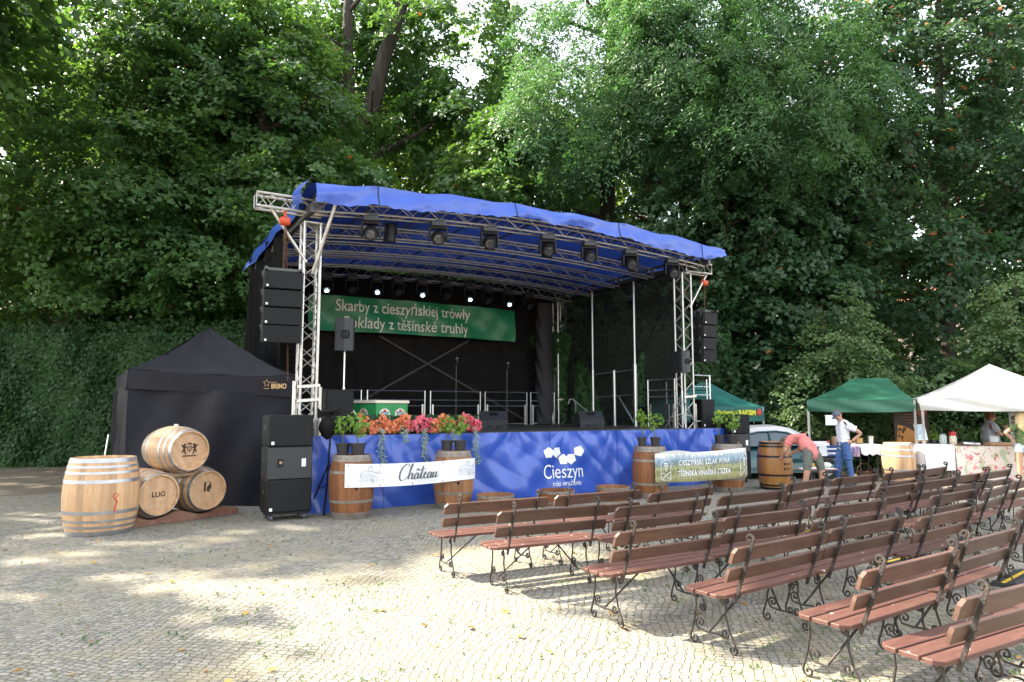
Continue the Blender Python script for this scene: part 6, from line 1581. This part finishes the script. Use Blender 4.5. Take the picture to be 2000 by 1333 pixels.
def garment(name, me, chains, spec, m, parent):
    """cloth following the body: the faces near the given bones, moved outwards along their normals"""
    segs = [(ci, si, V3(ch[si][0]), V3(ch[si+1][0]), ch[si][1], ch[si+1][1]) for ci, ch in enumerate(chains) for si in range(len(ch)-1)]
    rr = lambda r: (r[0]+r[1])/2 if isinstance(r, tuple) else r
    info = []
    for v in me.vertices:
        best = None
        for ci, si, a, b, r0, r1 in segs:
            d = b-a; t = max(0, min(1, (v.co-a).dot(d)/d.dot(d))); q = (v.co-(a+d*t)).length/(rr(r0)*(1-t)+rr(r1)*t)
            if best is None or q < best[0]: best = (q, ci, si, t)
        sp = spec.get((best[1], best[2]))
        info.append((sp[2]+(sp[3]-sp[2])*best[3]) if sp and sp[0] <= best[3] <= sp[1] else None)
    bm = bmesh.new(); bm.from_mesh(me); bm.verts.ensure_lookup_table()
    bmesh.ops.delete(bm, geom=[f for f in bm.faces if any(info[v.index] is None for v in f.verts)], context='FACES')
    nv = {v: v.normal.copy() for v in bm.verts}
    for v in list(bm.verts):
        o_ = info[v.index] if v.index < len(info) and info[v.index] is not None else .01
        v.co += nv[v]*(o_+.004*math.sin(v.co.z*70+v.co.x*30)+.004*math.sin(v.co.x*55+v.co.y*40))
    seen = set(); isl = []
    for f0 in bm.faces:
        if f0 in seen: continue
        st = [f0]; comp = []; seen.add(f0)
        while st:
            f = st.pop(); comp.append(f)
            for e in f.edges:
                for g in e.link_faces:
                    if g not in seen: seen.add(g); st.append(g)
        isl.append(comp)
    big = max(len(c) for c in isl)
    bmesh.ops.delete(bm, geom=[f for c in isl if len(c) < big*.2 for f in c], context='FACES')
    out = bpy.data.meshes.new(name); bm.to_mesh(out); bm.free(); out.materials.append(m); out.shade_smooth()
    return link(name, out, parent)
SHIRT = {(0, 0): (0, 1, .034, .024), (0, 1): (0, 1, .024, .022), (0, 2): (0, 1, .022, .02), (0, 3): (0, .9, .02, .010), (1, 0): (0, 1, .02, .024), (1, 1): (0, .55, .022, .034), (2, 0): (0, 1, .02, .024), (2, 1): (0, .55, .022, .034),
         (3, 0): (0, .35, .034, .036), (4, 0): (0, .35, .034, .036)}
JEANS = {(0, 0): (0, .5, .012, .012), (3, 0): (0, 1, .014, .018), (3, 1): (0, 1, .018, .022), (3, 2): (0, .98, .022, .034), (4, 0): (0, 1, .014, .018), (4, 1): (0, 1, .018, .022), (4, 2): (0, .98, .022, .034)}
SHORTS = {(0, 0): (0, .75, .012, .012), (3, 0): (0, 1, .014, .022), (3, 1): (0, .99, .024, .050), (4, 0): (0, 1, .014, .022), (4, 1): (0, .99, .024, .050)}
HOTP = {(0, 0): (0, .75, .014, .012), (3, 0): (0, 1, .014, .020), (3, 1): (0, .30, .018, .03), (4, 0): (0, 1, .014, .020), (4, 1): (0, .30, .018, .03)}
def person(label, loc, rz, body, clothes, hands, headspec, hair=None, shoes=None, cap=None, skin=M_skin):
    t = thing('person', label, 'person', loc, rz)
    M_ = [None]
    def ex(mb):
        for h in hands: hand(mb, *h)
        M_[0] = head(mb, *headspec)
    raw = skin_mesh(body, 3)
    for nm_, sp, m in clothes: garment(nm_, raw, body, sp, m, t)
    b = skin_part('body', body, skin, t, 3, ex)
    face_bits(M_[0], b, M_lip, M_eye)
    if shoes:
        for p, a, m in shoes: mb = MB(); shoe(mb, p, a); mb.build('shoe', m, t, smooth=50)
    if hair:
        mb = MB(); mb.M = M_[0]; hair[0](mb); mb.build('hair', hair[1], t, smooth=60)
    if cap:
        mb = MB(); mb.M = M_[0]; cap[0](mb); mb.build('cap', cap[1], t, smooth=60)
    return t
# --- local frame: x to the person's left/right in the picture, y away from the camera, z up (metres)
# man in white polo, facing left with bowed head, hand on hip
def mk(*a): return [(V3(p), r) for p, r in a]
PX_ = gp(1652, 950)
pel = (0, 0, .98); waist = (-.01, 0, 1.12); chest = (-.02, 0, 1.30); shc = (.0, 0, 1.45); neck = (-.03, 0, 1.52); hb = (-.07, 0, 1.60)
ls, rs_ = (.03, .17, 1.42), (.03, -.19, 1.42)
le, lw = (.14, .24, 1.20), (-.02, .16, 1.06)
re_, rw = (.30, -.25, 1.24), (.10, -.20, 1.06)
lh, rh = (.0, .09, .94), (.0, -.09, .94)
lk, la = (-.10, .12, .52), (-.12, .13, .09)
rk, ra = (.05, -.12, .52), (.10, -.14, .09)
body = [mk((pel, (.15, .13)), (waist, (.14, .12)), (chest, (.16, .13)), (shc, (.12, .11)), (neck, .058), (hb, .055)),
        mk((shc, (.12, .11)), (ls, .062), (le, .046), (lw, .030)), mk((shc, (.12, .11)), (rs_, .062), (re_, .046), (rw, .030)),
        mk((pel, (.15, .13)), (lh, .10), (lk, .062), (la, .04)), mk((pel, (.15, .13)), (rh, .10), (rk, .062), (ra, .04))]
M_polo = mat('white_cotton', (.74, .75, .80), .85, bump=.3, bs=12); M_jeans = mat('blue_denim', (.045, .10, .26), .85, 0, col2=(.07, .14, .33), vs=9, bump=.3, bs=30)
cap_g = mat('grey_cap_cloth', (.10, .12, .16), .85)
polo = [mk(((0, 0, .99), (.172, .150)), (waist, (.175, .155)), (chest, (.20, .17)), ((.0, 0, 1.44), (.16, .15)), ((-.02, 0, 1.50), .085)),
        mk(((.0, 0, 1.44), (.16, .15)), ((.03, .165, 1.42), .105), ((.10, .225, 1.27), .088)), mk(((.0, 0, 1.44), (.16, .15)), ((.03, -.185, 1.42), .108), ((.19, -.235, 1.31), .090))]
jeans = [mk(((0, 0, 1.0), (.160, .140)), (lh, .118), (lk, .085), ((-.12, .13, .07), .072)), mk(((0, 0, 1.0), (.160, .140)), (rh, .118), (rk, .085), ((.10, -.14, .07), .072))]
def capf(m):
    m.lathe([(.001, .135), (.045, .128), (.082, .095), (.094, .05), (.092, .03)], 20, Matrix.Diagonal((1, 1.12, 1, 1)), caps=False)
    m.grid(lambda a, k: V3((.075*a, .09+.085*k*(1-.35*a*a), .045-.018*k-.012*a*a)), 8, 4, -1, 1, 0, 1)
def shorthair(m): m.ball((0, -.022, .030), 1, 14, 10, (.088, .104, .106))
shoeM = mat('dark_shoe', (.05, .05, .07), .6)
fc = (-.72, -.22, -.62)
person('man in white polo shirt, jeans and grey cap, hand on hip', (PX_.x, PX_.y, 0), 0, body, [('polo_shirt', SHIRT, M_polo), ('jeans', JEANS, M_jeans)],
       [((.10, -.20, 1.06), (-.75, .2, -.35), (.1, 1, 0), 1., .5, 1), ((-.02, .16, 1.06), (-.8, -.2, -.4), (0, -1, 0), 1., .6, -1)],
       ((-.115, -.01, 1.655), fc, (-.5, 0, .86)), (shorthair, mat('brown_hair', (.09, .05, .03), .7)), [((-.12, .13, 0), R(95), shoeM), ((.10, -.14, 0), R(80), shoeM)], (capf, cap_g))
# belt-less waist shadow kept to geometry; pink shirted man bending over the cask, back to camera
P2 = gp(1591, 967)
pel = (0, 0, .88); waist = (-.03, .10, 1.02); chest = (-.08, .24, 1.15); shc = (-.13, .36, 1.20); neck = (-.17, .45, 1.17); hb = (-.20, .53, 1.10)
ls, rs_ = (.06, .38, 1.15), (-.32, .32, 1.13)
le, lw = (.08, .52, .93), (-.04, .66, .82)
re_, rw = (-.40, .34, .90), (-.36, .54, .76)
lh, rh = (.10, .0, .84), (-.10, .0, .84)
lk, la = (.19, -.05, .50), (.25, .05, .09)
rk, ra = (-.16, -.05, .50), (-.19, .06, .09)
body = [mk((pel, (.16, .14)), (waist, (.16, .13)), (chest, (.17, .13)), (shc, (.14, .11)), (neck, .06), (hb, .055)),
        mk((shc, (.14, .11)), (ls, .066), (le, .05), (lw, .032)), mk((shc, (.14, .11)), (rs_, .066), (re_, .05), (rw, .032)),
        mk((pel, (.16, .14)), (lh, .11), (lk, .07), (la, .043)), mk((pel, (.16, .14)), (rh, .11), (rk, .07), (ra, .043))]
M_pink = mat('pink_cotton', (.62, .20, .18), .85, bump=.3, bs=10); M_short = mat('olive_shorts', (.10, .115, .095), .85, 0, col2=(.13, .145, .12), vs=8, bump=.3, bs=16)
shirt = [mk(((.0, -.02, .82), (.205, .18)), (waist, (.20, .17)), (chest, (.21, .165)), ((-.13, .35, 1.20), (.18, .14)), ((-.16, .42, 1.18), .09)),
         mk(((-.13, .35, 1.20), (.18, .14)), ((.05, .37, 1.15), .10), ((.08, .45, 1.02), .09)), mk(((-.13, .35, 1.20), (.18, .14)), ((-.31, .32, 1.13), .10), ((-.37, .33, .99), .09))]
shorts = [mk(((0, 0, .88), (.175, .155)), (lh, .135), ((.165, -.04, .60), .115), ((.20, -.05, .45), .105)), mk(((0, 0, .88), (.175, .155)), (rh, .135), ((-.14, -.04, .60), .115), ((-.165, -.05, .45), .105))]
person('man in a pink t-shirt and olive shorts bending over the varnished cask', (P2.x, P2.y+.05, 0), R(12), body, [('t_shirt', SHIRT, M_pink), ('shorts', SHORTS, M_short)],
       [((-.04, .66, .82), (-.3, .6, -.6), (0, .3, 1), 1, .5, 1), ((-.36, .54, .76), (.1, .7, -.6), (.3, 0, 1), 1, .5, -1)],
       ((-.225, .60, 1.06), (-.1, .60, -.8), (-.1, .8, .55)), (shorthair, mat('grey_brown_hair', (.10, .08, .06), .8)), [((.25, .03, 0), R(-8), mat('pale_shoe', (.40, .24, .20), .6)), ((-.19, .04, 0), R(5), MATS['pale_shoe'])], None, M_skin2)
# vendor behind the table
pel = (0, 0, .92); waist = (0, 0, 1.06); chest = (.02, 0, 1.24); shc = (.0, 0, 1.38); neck = (.0, 0, 1.46); hb = (.03, 0, 1.53)
body = [mk((pel, (.2, .17)), (waist, (.20, .17)), (chest, (.19, .16)), (shc, (.14, .12)), (neck, .06), (hb, .055)),
        mk((shc, (.14, .12)), ((.04, .18, 1.34), .068), ((.10, .26, 1.12), .05), ((.26, .16, 1.10), .032)),
        mk((shc, (.14, .12)), ((-.02, -.20, 1.34), .072), ((.08, -.28, 1.12), .055), ((.27, -.20, 1.28), .034)),
        mk((pel, (.2, .17)), ((0, .1, .86), .12), ((.0, .11, .48), .07), ((0, .12, .09), .045)), mk((pel, (.2, .17)), ((0, -.1, .86), .12), ((.0, -.11, .48), .07), ((0, -.12, .09), .045))]
M_grey = mat('grey_cotton', (.42, .44, .50), .85, bump=.3, bs=10); M_dk = mat('dark_trousers', (.03, .03, .05), .85)
top = [mk(((0, 0, .90), (.24, .21)), (waist, (.24, .205)), (chest, (.225, .19)), ((.0, 0, 1.37), (.165, .145)), ((0, 0, 1.44), .085)),
       mk(((.0, 0, 1.37), (.165, .145)), ((.04, .17, 1.33), .09), ((.08, .24, 1.18), .085)), mk(((.0, 0, 1.37), (.165, .145)), ((-.02, -.19, 1.33), .095), ((.05, -.26, 1.18), .090))]
tr_ = [mk(((0, 0, .90), (.21, .18)), ((0, .1, .84), .14), ((.0, .11, .48), .09), ((0, .12, .07), .075)), mk(((0, 0, .90), (.21, .18)), ((0, -.1, .84), .14), ((.0, -.11, .48), .09), ((0, -.12, .07), .075))]
def bob(m):
    m.ball((0, -.025, .038), 1, 16, 12, (.098, .116, .112)); m.ball((0, -.075, -.02), 1, 12, 8, (.07, .05, .07))
person('vendor in a grey t-shirt with short reddish hair, hand raised, behind the flowered table', (X(1931, 18.3), 18.3, 0), 0, body, [('t_shirt', SHIRT, M_grey), ('trousers', JEANS, M_dk)],
       [((.26, .16, 1.10), (1, -.2, .1), (0, 0, 1), 1, .5, 1), ((.27, -.20, 1.28), (.5, .1, .8), (0, 1, 0), 1, .7, -1)],
       ((.045, -.01, 1.60), (.85, -.45, -.05), (0, 0, 1)), (bob, mat('auburn_hair', (.14, .045, .025), .6)), [((0, .12, 0), R(-90), shoeM), ((0, -.12, 0), R(-90), shoeM)], None)
mb = None
# blonde woman at the right edge, back to the camera, hand on hip
pel = (0, 0, .95); waist = (0, 0, 1.10); chest = (0, .0, 1.28); shc = (.0, 0, 1.42); neck = (.0, 0, 1.49); hb = (.0, .01, 1.55)
body = [mk((pel, (.155, .13)), (waist, (.12, .10)), (chest, (.14, .11)), (shc, (.11, .10)), (neck, .05), (hb, .05)),
        mk((shc, (.11, .10)), ((-.17, 0, 1.39), .055), ((-.38, -.03, 1.25), .042), ((-.19, .02, 1.06), .028)), mk((shc, (.11, .10)), ((.17, 0, 1.39), .055), ((.22, .03, 1.13), .042), ((.18, .15, .95), .028)),
        mk((pel, (.155, .13)), ((-.09, 0, .90), .10), ((-.10, .0, .50), .06), ((-.10, .0, .09), .038)), mk((pel, (.155, .13)), ((.09, 0, .90), .10), ((.10, .0, .50), .06), ((.12, .04, .09), .038))]
M_gtop = mat('green_patterned_top', (.05, .10, .03), .8, 0, col2=(.14, .19, .07), vs=16); M_lsh = mat('pale_denim', (.52, .58, .66), .85)
top = [mk(((0, 0, 1.06), (.15, .125)), ((0, 0, 1.16), (.145, .12)), (chest, (.158, .13)), ((0, 0, 1.41), (.125, .11)), ((0, 0, 1.46), .065)),
       mk(((0, 0, 1.41), (.125, .11)), ((-.165, 0, 1.38), .07), ((-.25, -.01, 1.33), .065)), mk(((0, 0, 1.41), (.125, .11)), ((.165, 0, 1.38), .07), ((.19, .01, 1.28), .065))]
sh_ = [mk(((0, 0, 1.0), (.16, .135)), ((-.09, 0, .88), .122), ((-.10, 0, .74), .110)), mk(((0, 0, 1.0), (.16, .135)), ((.09, 0, .88), .122), ((.10, 0, .74), .110))]
def longhair(m):
    m.ball((0, -.02, .028), 1, 16, 12, (.094, .108, .106))
    for k in range(9):
        a = -1.25+k*.31; x = .085*math.sin(a); y = -.085*math.cos(a)-.01
        m.tube([(x*.7, y*.8, .07), (x, y, 0), (x*1.25, y*1.15, -.10), (x*1.3, y*1.3-.01, -.22), (x*1.1, y*1.2, -.34-.02*math.sin(k*2))], [.02, .034, .036, .032, .008], 7)
person('woman with long blonde hair, green top and pale denim shorts at the right edge', (X(1992, 16.4), 16.4, 0), R(-6), body, [('top', SHIRT, M_gtop), ('denim_shorts', HOTP, M_lsh)],
       [((-.19, .02, 1.06), (.7, .1, -.5), (0, 1, 0), .9, .5, 1), ((.18, .15, .95), (.0, .5, -.8), (-1, 0, 0), .9, .4, -1)],
       ((0, .015, 1.625), (.15, .98, -.05), (0, 0, 1)), (longhair, mat('blonde_hair', (.55, .38, .18), .5, 0, col2=(.66, .48, .26), vs=12, stretch=(6, 6, .5))), [((-.10, 0, 0), 0., MATS['pale_shoe']), ((.12, .04, 0), -.2, MATS['pale_shoe'])], None, M_skin2)
